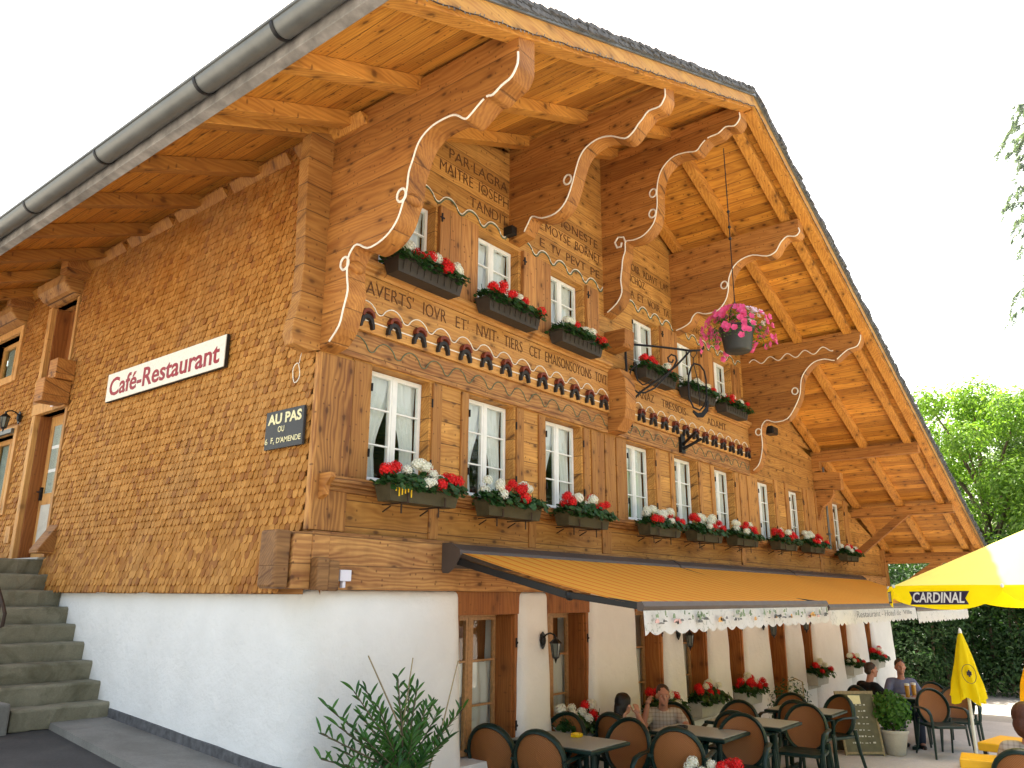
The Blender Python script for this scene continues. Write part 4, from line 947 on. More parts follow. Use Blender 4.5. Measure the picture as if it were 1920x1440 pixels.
def mo(name,me,parent,loc,rot=(0,0,0),sc=1):
    o=bpy.data.objects.new(name,me); COL.objects.link(o); o.parent=parent; o.location=loc; o.rotation_euler=rot; o.scale=(sc,)*3 if not isinstance(sc,tuple) else sc; return o
def planter_mesh(L_,d,h,mat,kind):
    mb=MB()
    w0,w1=L_/2-.025,L_/2; a0,a1=d/2-.02,d/2
    def ring(w_,a_,z): return [(-w_,-a_,z),(w_,-a_,z),(w_,a_,z),(-w_,a_,z)]
    vs=ring(w0,a0,-h)+ring(w1,a1,-.018)+ring(w1+.008,a1+.008,-.018)+ring(w1+.008,a1+.008,0)+ring(w1-.012,a1-.012,0)+ring(w1-.012,a1-.012,-.03)
    fs=[(3,2,1,0)]
    for k in range(5): fs+=[(k*4+i,k*4+(i+1)%4,k*4+4+(i+1)%4,k*4+4+i) for i in range(4)]
    fs.append((20,21,22,23)); mb.add(vs,fs)
    if kind=='ribbed':
        n=9
        for k in range(n):
            x=-w0+.05+(2*w0-.1)*k/(n-1); mb.bar((x,-a0-.012,-h+.03),(x,-a1-.002,-.04),.010,.004,(0,1,0))
    o=mb.build('planter_box',mat,bevel=.004); me=o.data; bpy.data.objects.remove(o); return me
PM={'dark':planter_mesh(.84,.19,.15,M['plast_dark'],'ribbed'),'olive':planter_mesh(.82,.19,.15,M['plast_green'],'plain'),'pale':planter_mesh(.62,.2,.2,M['pale'],'plain')}
def brk_mesh():
    mb=MB()
    for x in (0,): mb.bar((x,-.10,-.155),(x,.20,-.155),.016,.01); mb.bar((x,-.105,-.16),(x,-.105,-.08),.016,.008,(0,1,0)); mb.bar((x,.10,-.172),(x,.195,-.215),.010,.008,(1,0,0)); mb.bar((x,-.03,-.155),(x,-.03,-.24),.012,.008,(0,1,0))
    o=mb.build('bracket',M['rust']); me=o.data; bpy.data.objects.remove(o); return me
BRK=brk_mesh(); nfb=[0]
def flower_box(x,y,z,kind,heads,label,grp,L_=.8,rx=0,rz=0,cards=False,brk=True):
    nfb[0]+=1; rnd=random.Random(nfb[0]*17)
    t=empty('flower_box',(x,y,z),rz,label,'flower box',grp); t.rotation_euler=(rx,0,rz); sx=L_/.8
    mo('planter_box',PM[kind],t,(0,0,0),sc=(L_/(.8 if kind!='pale' else .62),1,1))
    mo('foliage',FOL[(.8,nfb[0]%3)],t,(0,0,.0),sc=(sx,1,1.0))
    if brk:
        for q in (-.22,.22): mo('bracket',BRK,t,(q*sx,0,0))
    for (u,zz,c) in heads:
        yy=rnd.uniform(-.12,.03) if zz<.13 else rnd.uniform(-.05,.06)
        if zz<.05: yy=-.15
        mo('flower_head',(RED if c=='r' else WHI)[rnd.randint(0,1)],t,(u*L_,yy,zz),(rnd.uniform(-.4,.3),rnd.uniform(-.3,.3),rnd.uniform(0,6)),rnd.uniform(.85,1.2))
    return t
def auto_heads(seed,n,pat):
    r_=random.Random(seed); out=[]
    for k in range(n):
        u=-.47+.94*(k+.5)/n+r_.uniform(-.03,.03); c=pat[int((u+.5)*len(pat))%len(pat)] ; out.append((u,r_.uniform(.09,.19),c))
        if r_.random()<.45: out.append((u+r_.uniform(-.04,.04),r_.uniform(.03,.09),'r' if r_.random()<.5 else c))
    return out
hA=[(-.52,.10,'r'),(-.42,.10,'r'),(-.40,.08,'r'),(-.33,.14,'r'),(-.22,.12,'w'),(-.05,.19,'w'),(.02,.2,'w'),(.06,.17,'w'),(.12,.18,'w'),(-.05,.02,'w'),(.02,.03,'w'),(.2,.15,'r'),(.27,.13,'w'),(.15,.02,'r'),(.33,.08,'w'),(.42,.12,'r'),(.40,.09,'r'),(.5,.08,'r'),(.17,.12,'w')]
zL=3.085; yL=-.245; G1='window boxes along the rail of the lower wooden storey'
flower_box(.93,yL,zL,'olive',hA,'geranium box with a yellow drip on its front, under the lower window nearest the corner',G1)
flower_box(2.16,yL,zL-.02,'olive',auto_heads(2,11,'wwwwrrrrww'),'geranium box under the second lower window from the corner, white heads on its left',G1)
flower_box(3.44,yL,zL-.02,'olive',auto_heads(3,11,'rrrwwwwrrr'),'geranium box under the third lower window from the corner, white between red ends',G1)
flower_box(5.18,yL,zL-.01,'olive',auto_heads(4,12,'wwwwwwwwrw'),'mostly white geranium box right of the vertical boards, fourth along the lower rail',G1)
flower_box(6.45,yL,zL-.01,'olive',auto_heads(5,11,'rrrwwwwwwr'),'fifth geranium box along the lower rail, red then white, close to its left neighbour',G1)
flower_box(7.76,yL,zL+.0,'olive',auto_heads(6,11,'wwwrrrrrww'),'geranium box under the sixth lower window, red heads in the middle of white ones',G1)
flower_box(9.48,yL,zL+.02,'olive',auto_heads(7,11,'rrrrwwrrww'),'geranium box right below the lowest point of the last carved console, seventh along the rail',G1)
flower_box(10.93,yL,zL+.04,'olive',auto_heads(8,11,'wwwwwwrrrr'),'geranium box just left of the drainpipe, eighth along the rail',G1)
flower_box(13.05,yL,zL-.03,'olive',auto_heads(9,11,'wwrrrwwwwr'),'last geranium box at the far right of the lower rail, right of the drainpipe',G1)
mb=MB(); mb.box(-.37,-.18,-.112,-.108,-.045,-.02)
for k in range(6): mb.box(-.365+.034*k,-.353+.034*k,-.112,-.108,-.045-.03-.013*((k*7)%4),-.045)
fb=[o for o in COL.objects if o.name=='flower_box'][0]; mb.build('yellow_stain',M['yellowcard'],fb)
zU=5.075; yU=-.225; G2='window boxes of the upper storey'; rx_=-.05
flower_box(.93,yU,zU,'dark',[(-.45,.12,'w'),(-.38,.15,'w'),(-.3,.14,'w'),(-.25,.17,'w'),(-.12,.16,'r'),(-.12,.09,'r'),(-.06,.08,'r'),(.05,.13,'w'),(.0,.14,'w'),(.1,.12,'w'),(.15,.15,'w'),(.28,.14,'r'),(.33,.11,'r'),(.15,.02,'r'),(.2,.03,'r'),(.44,.09,'w'),(.5,.06,'w'),(.4,.12,'w')],'dark geranium box of the top left window partly behind the first carved console',G2,brk=False)
flower_box(2.16,yU,zU,'dark',[(-.42,.11,'r'),(-.36,.12,'r'),(-.33,.15,'r'),(-.27,.13,'r'),(-.22,.11,'r'),(-.15,.09,'w'),(-.08,.23,'r'),(-.05,.12,'r'),(.02,.14,'r'),(.05,.1,'r'),(.1,.17,'w'),(.15,.14,'w'),(.24,.11,'r'),(.3,.08,'r'),(.45,.03,'r')],'dark geranium box of the second upper window with one red head hanging out right',G2,brk=False)
flower_box(3.41,yU,zU,'dark',[(-.25,.16,'w'),(-.2,.15,'w'),(-.12,.14,'r'),(-.05,.13,'r'),(0,.09,'r'),(.05,.12,'w'),(.12,.1,'w'),(.2,.13,'w'),(.3,.12,'w'),(.36,.06,'r'),(.4,.02,'r'),(.44,.09,'w')],'dark geranium box of the third upper window next to the stepped log ends',G2,brk=False)
flower_box(5.28,yU,zU,'dark',[(-.4,.14,'r'),(-.33,.15,'r'),(-.22,.14,'r'),(-.12,.15,'r'),(-.05,.11,'r'),(0,.15,'r'),(.08,.11,'w'),(.15,.1,'w'),(.22,.05,'r'),(.3,.12,'w'),(.4,.1,'w'),(-.18,.1,'r')],'dark geranium box behind the wrought iron scrolls, red on its left half',G2,brk=False)
flower_box(6.54,yU,zU,'dark',[(-.35,.15,'w'),(-.25,.13,'w'),(-.05,.14,'w'),(.05,.15,'w'),(.1,.12,'w'),(.12,.06,'r'),(.2,.1,'r'),(.32,.12,'w'),(.47,.08,'r'),(.5,.05,'r')],'dark geranium box behind the iron ring with mostly white heads',G2,brk=False)
flower_box(7.75,yU,zU,'dark',[(-.42,.02,'r'),(-.35,.14,'w'),(-.28,.13,'r'),(-.2,.12,'r'),(-.15,.07,'r'),(.05,.16,'w'),(.2,.16,'r'),(.3,.11,'w'),(.35,.08,'w'),(.42,.05,'r'),(.46,.1,'r')],'dark geranium box of the rightmost upper window below the hanging basket',G2,brk=False)
G3='pale troughs in the ground floor windows'
for (x,z,L_,pat,lab,ki) in ((3.55,.91,.66,'wwwwrrww','pale trough of white and red geraniums behind the nearest table, left of the seated woman','pale'),(5.35,.91,.62,'rrwwrr','pale trough with red geraniums partly behind the seated man','pale'),(6.56,.90,.74,'rrrwrwww','pale stone trough of geraniums right of the seated man','pale'),(7.93,.90,.62,'rrwwrr','pale stone trough of geraniums left of the entrance door','pale'),(11.0,.93,.62,'rrwwww','pale trough of geraniums above the leafy plant right of the entrance','pale'),(13.12,.95,.62,'wwrrww','pale trough of geraniums above the man in black','pale'),(14.82,.97,.56,'rrrwwr','pale trough of geraniums in the last ground floor window','pale')):
    flower_box(x,-.10,z,ki,auto_heads(int(x*10),8,pat),lab,G3,L_=L_,brk=False)
flower_box(3.18,-1.71,.60,'dark',auto_heads(77,10,'wwwwwwrwrr'),'low geranium box at the bottom edge of the picture in front of the second table','geranium boxes standing on the terrace',L_=.55,rz=R(-50),brk=False)
# drainpipe by the last window
mb=MB(); mb.tube([(12.55,-.06,4.75),(12.55,-.06,3.12)],.022,8); mb.box(12.50,12.60,-.09,0,4.3,4.33); mb.box(12.50,12.60,-.09,0,3.4,3.43)
tag(mb.build('drainpipe',M['zinc'],origin=(12.55,-.06,3.12)),'thin grey pipe on the wood left of the last lower window','pipe')
# ================================================================== hanging basket
HB=empty('hanging_basket',(4.45,-1.72,4.88),0,'large dark hanging pot overflowing with pink petunias below the ridge console','hanging basket'); 
MB().lathe([(.13,0),(.15,.02),(.185,.24),(.20,.25),(.20,.29),(.185,.29),(.17,.24),(.0,.24)],(0,0,0),24).build('pot',M['potgrey'],HB,smooth=True)
mb=MB(); mb.tube([(-.19*math.cos(a),0,.27+.28*math.sin(a)) for a in [k*math.pi/12 for k in range(13)]],.006,5); mb.tube([(0,0,.55),(0,0,2.60)],.006,5)
for k in (1.4,1.55,1.75): mb.ball((0,0,k),.02,6,4)
mb.tube([(.0,0,.55),(.03,0,.58),(0,0,.61),(-.03,0,.58)],.006,5,closed=True); mb.build('hanger_rod',M['iron'],HB)
random.seed(31); mb=MB()
def fn():
    a=random.uniform(0,6.283); r_=math.sqrt(random.random())*.34; z=.30+.16*(1-(r_/.36)**2)+random.uniform(-.05,.03)
    if r_>.22: z-=random.random()*.22
    return Vector((r_*math.cos(a),r_*math.sin(a),z)),(math.cos(a)*r_*3,math.sin(a)*r_*3,1)
leaf_quads(mb,750,fn,.048,roundish=False); mb.build('foliage',M['basil'],HB)
def pet_mesh(mat,seed):
    random.seed(seed); mb=MB(); vs=[(0,0,-.025)]
    for k in range(15): a=k*2*math.pi/15; r_=.034*(1 if k%3 else .86); vs.append((r_*math.cos(a),r_*math.sin(a),.004*((k%3)-1)))
    mb.add(vs,[(0,k+1,(k+1)%15+1) for k in range(15)]); o=mb.build('petunia_bloom',mat); me=o.data; bpy.data.objects.remove(o); return me
PP=pet_mesh(M['pink'],1); PW=pet_mesh(M['palepink'],2)
random.seed(8)
for k in range(150):
    a=random.uniform(0,6.283); r_=.10+.31*math.sqrt(random.random()); z=.36+.17*(1-(r_/.38)**2)+random.uniform(-.02,.02); nn=Vector((math.cos(a)*r_*3.2,math.sin(a)*r_*3.2,.7))
    if r_>.27 and random.random()<.75: z-=random.random()*.30; nn.z=.1; r_+=.03
    o=mo('petunia_bloom',PW if (math.cos(a+.9)>.35 and z>.36) else PP,HB,(r_*math.cos(a),r_*math.sin(a),z)); o.rotation_euler=nn.to_track_quat('Z','Y').to_euler(); o.scale=(1.1,)*3
# ================================================================== terrace furniture
def facing(dx,dy): return math.atan2(-dx,dy)       # rotation that turns local +Y to (dx,dy)
def make_chair(label):
    t=empty('garden_armchair',(0,0,0),0,label,'chair','green armchairs with woven oval backs')
    tilt=.20
    def B(u,v): return (u, -.20-(v-.44)*tilt-.0+.05*(u/.28)**2, v)
    n=28; cz=.64; 
    pts=[B(.232*math.cos(2*math.pi*k/n),cz+.245*math.sin(2*math.pi*k/n)) for k in range(n)]
    mb=MB(); mb.tube(pts,[(.038,.02)]*n,8,closed=True,flat=(0,1,0)); mb.build('back_frame',M['green'],t,smooth=True)
    mb=MB(); vs=[];fs=[]; rings=6
    for r_ in range(1,rings+1):
        for k in range(n):
            a=2*math.pi*k/n; p=B(.215*r_/rings*math.cos(a),cz+.23*r_/rings*math.sin(a)); vs.append((p[0],p[1]-.025*(1-(r_/rings)**2),p[2]))
    vs.append((B(0,cz)[0],B(0,cz)[1]-.028,cz)); c=len(vs)-1
    fs=[(c,k,(k+1)%n) for k in range(n)]+[((r_-1)*n+k,r_*n+k,r_*n+(k+1)%n,(r_-1)*n+(k+1)%n) for r_ in range(1,rings) for k in range(n)]
    m_=len(vs); vs+= [(x,y-.008,z) for x,y,z in vs]; fs+=[tuple(m_+i for i in reversed(f)) for f in fs]; mb.add(vs,fs).build('backrest',M['rattan'],t,smooth=True)
    mb=MB(); mb.prism([(-.24,-.19),(.24,-.19),(.26,.0),(.255,.20),(.2,.25),(-.2,.25),(-.255,.20),(-.26,0)],'z',.405,.44); mb.build('seat',M['green'],t,bevel=.01)
    for s in (-1,1):
        mb=MB(); mb.tube([(s*.240,-.245,.64),(s*.275,-.12,.655),(s*.29,.08,.66),(s*.285,.19,.64),(s*.275,.235,.58),(s*.265,.235,.46)],[(.030,.014)]*4+[(.024,.014)]*2,8,flat=(1,0,0)); mb.build('armrest',M['green'],t,smooth=True)
        mb=MB(); mb.tube([(s*.262,.225,.47),(s*.275,.25,.2),(s*.285,.265,0)],[(.026,.018),(.022,.016),(.018,.014)],6); mb.build('leg',M['green'],t,smooth=True)
        mb=MB(); mb.tube([(s*.235,-.20,.50),(s*.25,-.24,.25),(s*.27,-.31,0)],[(.026,.018),(.022,.016),(.018,.014)],6); mb.build('leg',M['green'],t,smooth=True)
    return t
ch0=None
def chair(bx,by,dx,dy,label,dz=0):
    global ch0
    L_=math.hypot(dx,dy); dx/=L_; dy/=L_
    t=make_chair(label) if ch0 is None else copy_tree(ch0)
    ch0=ch0 or t
    x,y=bx+.30*dx,by+.30*dy
    t.location=(x,y,terr(x)+.004+dz); t.rotation_euler=(0,0,facing(dx,dy)); t['label']=label; return t
chair(2.14,-.02,1,.22,'green oval-backed armchair nearest the white wall, at the left end of the closest table')
chair(2.16,-.56,1,.25,'green oval-backed armchair in front of the closest table, its woven back seen square on')
chair(3.28,-.14,-1,-.1,'green oval-backed armchair on the far side of the closest table under the first lantern')
chair(3.36,-.82,-1,-.05,'green oval-backed armchair between the closest table and the woman in green')
chair(3.10,-1.42,1,.35,'green oval-backed armchair with its dark brown back to us in front of the seated man')
chair(4.40,-1.50,-1,-.25,'green oval-backed armchair right of the second table, armrest towards us')
chair(4.66,-1.28,1,.1,'green oval-backed armchair squeezed back to back behind the armchair of the second table')
chair(5.72,-.92,-1,-.1,'green oval-backed armchair on the wall side of the third table')
chair(6.0,-1.60,-1,-.1,'green oval-backed armchair with a pale fringe of cushion at the right of the third table')
chair(6.45,-1.30,1,.0,'green oval-backed armchair left of the fourth table')
chair(7.30,-.98,-1,0,'green oval-backed armchair by the door, wall side of the fourth table')
chair(7.62,-1.52,-1,.42,'green oval-backed armchair right of the fourth table beside the chalkboard')
chair(10.0,-2.05,-.6,-.5,'green oval-backed armchair right of the round leafy pot')
chair(10.9,-2.25,-.9,-.2,'green oval-backed armchair just left of the closed yellow parasol')
chair(11.6,-1.75,-.8,-.5,'farthest green oval-backed armchair behind the man in grey')
chair(3.92,-3.98,1,-.05,'green oval-backed armchair cut by the right edge of the picture below the parasol')
mb=MB(); 
for k in range(9): mb.ball((5.93+.01*math.sin(k),-1.78+.045*k,.60),.022,6,4)
def make_table(label,x0,x1,y0,y1,h=.735):
    cx,cy=(x0+x1)/2,(y0+y1)/2; g=terr(cx)
    t=empty('terrace_table',(cx,cy,g+.004),0,label,'table','green edged terrace tables'); a,b=(x1-x0)/2,(y1-y0)/2
    MB().box(-a+.03,a-.03,-b+.03,b-.03,h-.004,h+.003).build('table_surface',M['tablet'],t)
    mb=MB(); mb.box(-a,a,-b,b,h-.035,h-.002); mb.build('tabletop',M['green'],t,bevel=.010)
    mb=MB(); mb.box(-.035,.035,-b+.14,b-.14,h-.09,h-.035); mb.build('support_bar',M['green'],t)
    for s in (-1,1): 
        mb=MB(); mb.tube([(0,s*(b-.2),h-.05),(0,s*(b-.2),.06)],.03,8); mb.bar((-a+.04,s*(b-.2),.03),(a-.04,s*(b-.2),.03),.06,.045); mb.build('leg',M['green'],t,bevel=.004)
    return t
make_table('green edged table closest to the camera with a yellow ashtray',2.42,3.08,-.97,.0)
make_table('green edged table in front of the seated man',3.74,4.36,-1.60,-.78)
make_table('green edged table with a small yellow ashtray, third from the left',4.98,5.62,-1.68,-.80)
make_table('green edged table left of the chalkboard, fourth from the left',6.72,7.34,-1.66,-.80)
make_table('green edged table with two beer glasses between the two distant men',10.05,10.6,-1.95,-1.3)
def ashtray(x,y,label,col='yellowcard'):
    t=MB(); z=terr(x)+.745; t.lathe([(.055,0),(.06,.03),(.05,.032),(.042,.012),(0,.010)],(0,0,0),6); t.box(-.075,-.03,-.02,.02,.002,.026); tag(t.build('ashtray',M[col],loc=(x,y,z),bevel=.003),label,'ashtray')
ashtray(2.93,-.47,'yellow ashtray on the closest table'); ashtray(5.33,-1.10,'yellow ashtray on the third table'); ashtray(4.02,-1.02,'small dark ashtray on the table in front of the seated man','blackmetal')
M['beer']=plain('amber_beer',(.55,.27,.04),.2); M['froth']=plain('beer_froth',(.78,.74,.62),.8)
for (x,y,lb) in ((10.2,-1.72,'tall beer glass nearer the man in black'),(10.48,-1.75,'tall beer glass nearer the man in grey')):
    t=empty('beer_glass',(x,y,terr(x)+.742),0,lb,'glass','beer glasses on the distant table'); MB().lathe([(.028,0),(.03,.01),(.036,.17),(0,.17)],(0,0,0),10).build('beer',M['beer'],t,smooth=True); MB().lathe([(.036,.17),(.038,.20),(0,.205)],(0,0,0),10).build('froth',M['froth'],t,smooth=True)
def ytable(x,y,rz,sx,sy,h,label,c='orange'):
    z=terr(x); t=empty('yellow_table',(x,y,z),rz,label,'table','small yellow tables at the right edge')
    MB().box(-sx,sx,-sy,sy,h-.075,h).build('tabletop',M['yellowpl'],t,bevel=.012)
    for a in (-1,1):
        for b in (-1,1): MB().box(a*(sx-.05)-.018,a*(sx-.05)+.018,b*(sy-.05)-.018,b*(sy-.05)+.018,0,h-.075).build('leg',M['blackmetal'],t)
M['yellowpl']=plain('orange_yellow_paint',(.80,.42,.01),.45,nz=.08)
ytable(4.30,-3.68,R(8),.17,.20,.76,'small orange yellow tabletop at the bottom right edge, left of the reddish haired person')
ytable(5.45,-3.76,R(-10),.30,.25,.78,'orange yellow table at the right edge beyond the reddish haired person')
ytable(9.6,-1.40,R(0),.18,.18,.68,'small orange table behind the chalkboard')
# chalkboard
CB=empty('chalkboard',(9.12,-1.22,0),R(-48),'leaning brown green A-frame chalkboard with chalk menu lines and a yellow note','chalkboard')
for s,nm in ((-1,'front_panel'),(1,'rear_panel')):
    Mx=Matrix.Translation((0,s*.20,0))@Matrix.Rotation(R(13)*s,4,'X')
    p=MB().box(-.27,.27,-.010,.010,.02,.86,Mx).build(nm,M['greyboard'],CB)
    if s<0:
        f=MB(); 
        for (a,b,c,d) in ((-.29,-.262,.0,.88),(.262,.29,.0,.88),(-.262,.262,.84,.88),(-.262,.262,.03,.06)): f.box(a,b,-.016,.014,c,d,Mx)
        f.build('board_frame',M['cane'],p)
        f=MB(); random.seed(2)
        for r_ in range(7):
            z=.68-.085*r_; x=-.2+random.uniform(0,.05)
            while x<.16: w_=random.uniform(.012,.05); f.box(x,x+w_,-.0125,-.0105,z,z+random.uniform(.008,.022),Mx); x+=w_+random.uniform(.01,.05)
        f.build('chalk_writing',M['chalk'],p); MB().box(-.10,.08,-.0135,-.011,.70,.82,Mx).build('pinned_note',M['palelet'],p)
MS=empty('menu_stand',(8.9,-.45,.0),R(-40),'small pale menu stand with a pinkish card by the wall behind the chalkboard','menu stand')
mb=MB(); mb.tube([(-.14,0,0),(-.12,0,.95),(0,0,1.0),(.12,0,.95),(.14,0,0)],.012,6); mb.build('frame',M['cane'],MS); MB().box(-.11,.11,-.008,.008,.62,.90).build('card',M['pale'],MS); MB().box(-.10,.04,-.012,-.009,.68,.80).build('printed_panel',M['ppink'],MS)
# potted plants
def leafy(name,loc,label,pot,r0,r1,h,rad,fh,mat,n,size,long=False,low=-.1):
    t=empty(name,loc,0,label,'potted plant'); 
    MB().lathe([(r0,0),(r0+.01,.01),(r1,h-.04),(r1+.015,h-.04),(r1+.015,h),(r1-.01,h),(r1-.015,h-.03),(0,h-.03)],(0,0,0),20).build('pot',pot,t,smooth=True)
    mb=MB(); 
    def fn():
        d=Vector((random.gauss(0,1),random.gauss(0,1),random.gauss(0,1))).normalized(); k=random.uniform(.55,1.05)*(1+.18*mnoise.noise(d*2.3)); p=Vector((d.x*rad*k,d.y*rad*k,h+fh*.5+d.z*fh*.5*k)); return p,d
    leaf_quads(mb,n,fn,size,roundish=not long); mb.build('foliage',mat,t); mb=MB()
    for k in range(9): a=k*.7; mb.tube([(0,0,h-.05),(rad*.3*math.cos(a),rad*.3*math.sin(a),h+fh*.3),(rad*.6*math.cos(a),rad*.6*math.sin(a),h+fh*.7)],.006,4)
    mb.build('stem',M['bark'],t); return t
random.seed(50)
leafy('potted_shrub',(9.4,-1.66,0.004),'rounded bright green shrub in a pale tapered pot on the terrace',M['pale'],.125,.19,.34,.27,.52,M['basil'],1500,.045)
leafy('potted_plant',(8.15,-.62,.02),'loose leafy plant with tiny white flowers by the entrance door',M['potgrey'],.12,.17,.3,.30,.75,M['gerleaf'],650,.06,True)
# oleander with canes
OL=empty('oleander_shrub',(.52,-.62,.55),0,'oleander with long narrow leaves and three bamboo canes against the white wall','shrub')
MB().lathe([(.16,0),(.17,.02),(.23,.34),(.25,.35),(.25,.38),(.22,.38),(0,.34)],(0,0,0),20).build('pot',M['pale'],OL,smooth=True)
random.seed(21); st=MB(); lf=MB()
def lance(p,d,L_,wd,nn):
    d=d.normalized(); s=d.cross(nn); s.normalize(); k=5; vs=[]
    for i in range(k+1):
        u=i/k; w_=wd*math.sin(math.pi*min(1,u*.92+.06))**.8; c=p+d*(L_*u)-Vector((0,0,1))*(L_*.22*u*u); vs+= [c-s*w_*.5+nn*.15*w_,c-nn*.0,c+s*w_*.5+nn*.15*w_]
    lf.add(vs,[(i*3+j,i*3+j+1,i*3+j+4,i*3+j+3) for i in range(k) for j in range(2)])
tips=[(-.62,.0,.80),(-.55,-.05,1.02),(-.35,.05,1.0),(-.15,-.05,1.08),(.02,.0,1.02),(-.78,-.02,.78),(-.5,.08,.62),(.15,-.05,.85),(.27,.0,.86),(.38,.05,.78),(.5,0,.72),(.58,-.03,.80),(-.3,-.1,.75),(-.05,-.12,.7),(-.62,-.1,.55),(.3,-.1,.6),(.05,-.15,.55),(-.2,-.15,.5),(.45,.08,.55),(-.42,.02,.85),(.12,.02,.98),(-.68,.05,.92),(-.28,0,.9),(.0,.05,.85),(.2,.06,.72),(-.1,.1,.62),(.38,-.08,.62),(-.75,.0,.62),(-.45,-.05,.72)]
for tp in tips:
    tp=Vector(tp); pts=[Vector((0,0,.3)),Vector((tp.x*.35,tp.y*.35,.3+(tp.z-.3)*.5)),tp]; st.tube(pts,[.008,.006,.004],5)
    for k in range(22):
        u=.30+.70*k/21; q=pts[1].lerp(pts[2],max(0,(u-.5)*2)) if u>.5 else pts[0].lerp(pts[1],u*2); a=k*2.1+tp.x*7; up_=.35+.75*u
        d=Vector((math.cos(a),math.sin(a)*.8,up_*.8))+(pts[2]-pts[1]).normalized()*.6; nn=d.orthogonal().normalized()
        lance(q,d,random.uniform(.09,.15),random.uniform(.015,.022),nn)
st.build('stem',M['bark'],OL); lf.build('leaves',M['oleaf'],OL)
for (a,b) in (((.16,-.02,.35),(-.375,.02,1.235)),((-.12,0,.35),(.045,.0,1.20)),((.22,0,.35),(.565,.02,1.15))): MB().tube([a,((a[0]+b[0])/2+.01,0,(a[2]+b[2])/2),b],[.0075,.0065,.005],6).build('bamboo_cane',M['cane'],OL)
# ================================================================== parasols
def parasol(cx,cy,zc,zt,rad,rz,label):
    g=terr(cx); t=empty('open_parasol',(cx,cy,g),rz,label,'parasol'); zc-=g; zt-=g; n=8
    C_=[(rad*math.cos(math.pi+k*math.pi/4),rad*math.sin(math.pi+k*math.pi/4)) for k in range(n)]
    vs=[];fs=[];m_=8
    for k in range(n):
        a=Vector(C_[k]);b=Vector(C_[(k+1)%n]); base=len(vs)
        for i in range(m_+1):
            u=i/m_
            for j in range(m_+1):
                v=j/m_; e=a.lerp(b,v); sag=-.05*math.sin(math.pi*v)*u; vs.append((e.x*u,e.y*u,zt+(zc-zt)*u+.03*math.sin(math.pi*u)*0+sag*.6+(.035*math.sin(math.pi*v)*(u**3))))
        fs+=[(base+i*(m_+1)+j,base+i*(m_+1)+j+1,base+(i+1)*(m_+1)+j+1,base+(i+1)*(m_+1)+j) for i in range(m_) for j in range(m_)]
    MB().add(vs,fs).build('canopy',M['paleparasol'],t,smooth=True)
    for k in range(n):
        a=Vector(C_[k]);b=Vector(C_[(k+1)%n]); vs=[]; q=14
        for i in range(q+1):
            v=i/q; e=a.lerp(b,v); arch=.035*math.sin(math.pi*v)-.03*math.sin(math.pi*v); ztop=zc+.005+arch; dep=.045+.18*min(1,(math.sin(math.pi*v)**.55)*1.02)
            for j in range(5): u=j/4; o_=e.normalized()*(.012*math.sin(v*9+k)*u+.015*u); vs.append((e.x+o_.x,e.y+o_.y,ztop-dep*u))
        va=MB().add(vs,[(i*5+j,(i+1)*5+j,(i+1)*5+j+1,i*5+j+1) for i in range(q) for j in range(4)]).build('valance',M['yellow'],t,smooth=True)
        if k in (0,1,7):
            ux=(b-a).normalized(); ux3=Vector((ux.x,ux.y,0)); nn=Vector((ux.y,-ux.x,0)); L_=(b-a).length
            o_=Vector((a.x,a.y,zc))+ux3*(L_*.165)+nn*.024
            P2=lambda u_,z_,d_=0: o_+ux3*u_+Vector((0,0,z_))+nn*d_
            mb=MB(); mw=.64; sh=[(0,-.175),(mw,-.165),(mw-.03,-.11),(mw+.02,-.045),(.0,-.05),(.03,-.115)]
            mb.add([P2(p,q_) for p,q_ in sh]+[P2(p,q_,.002) for p,q_ in sh],[(5,4,3,2,1,0),(6,7,8,9,10,11)]+[(i,(i+1)%6,(i+1)%6+6,i+6) for i in range(6)]); mb.build('name_band',M['navy'],va)
            mb=MB(); vs_,fs_=text_mesh('CARDINAL',.56,.098,.001,offset=.02,shear=.22); mb.add([P2(x+.04,y-.154,.003+z) for x,y,z in vs_],fs_); mb.build('lettering',M['whitepaint'],va)
    MB().tube([(0,0,0),(0,0,zt+.05)],.022,10).build('pole',M['metalpole'],t,smooth=True)
    for k in range(n): MB().bar((0,0,zt-.05),(C_[k][0]*.98,C_[k][1]*.98,zc-.01),.015,.02).build('rib',M['metalpole'],t); 
    for k in range(n): MB().ball((C_[k][0]*1.005,C_[k][1]*1.005,zc),.018,6,5).build('rib_tip',M['metalpole'],t,smooth=True)
    MB().lathe([(.28,0),(.28,.05),(.05,.10),(.04,.2),(0,.2)],(0,0,.0),16).build('base',M['pale'],t,smooth=True)
parasol(6.0,-4.12,2.31,2.93,1.52,R(-51.3),'large open yellow parasol with a dark name band, at the right edge')
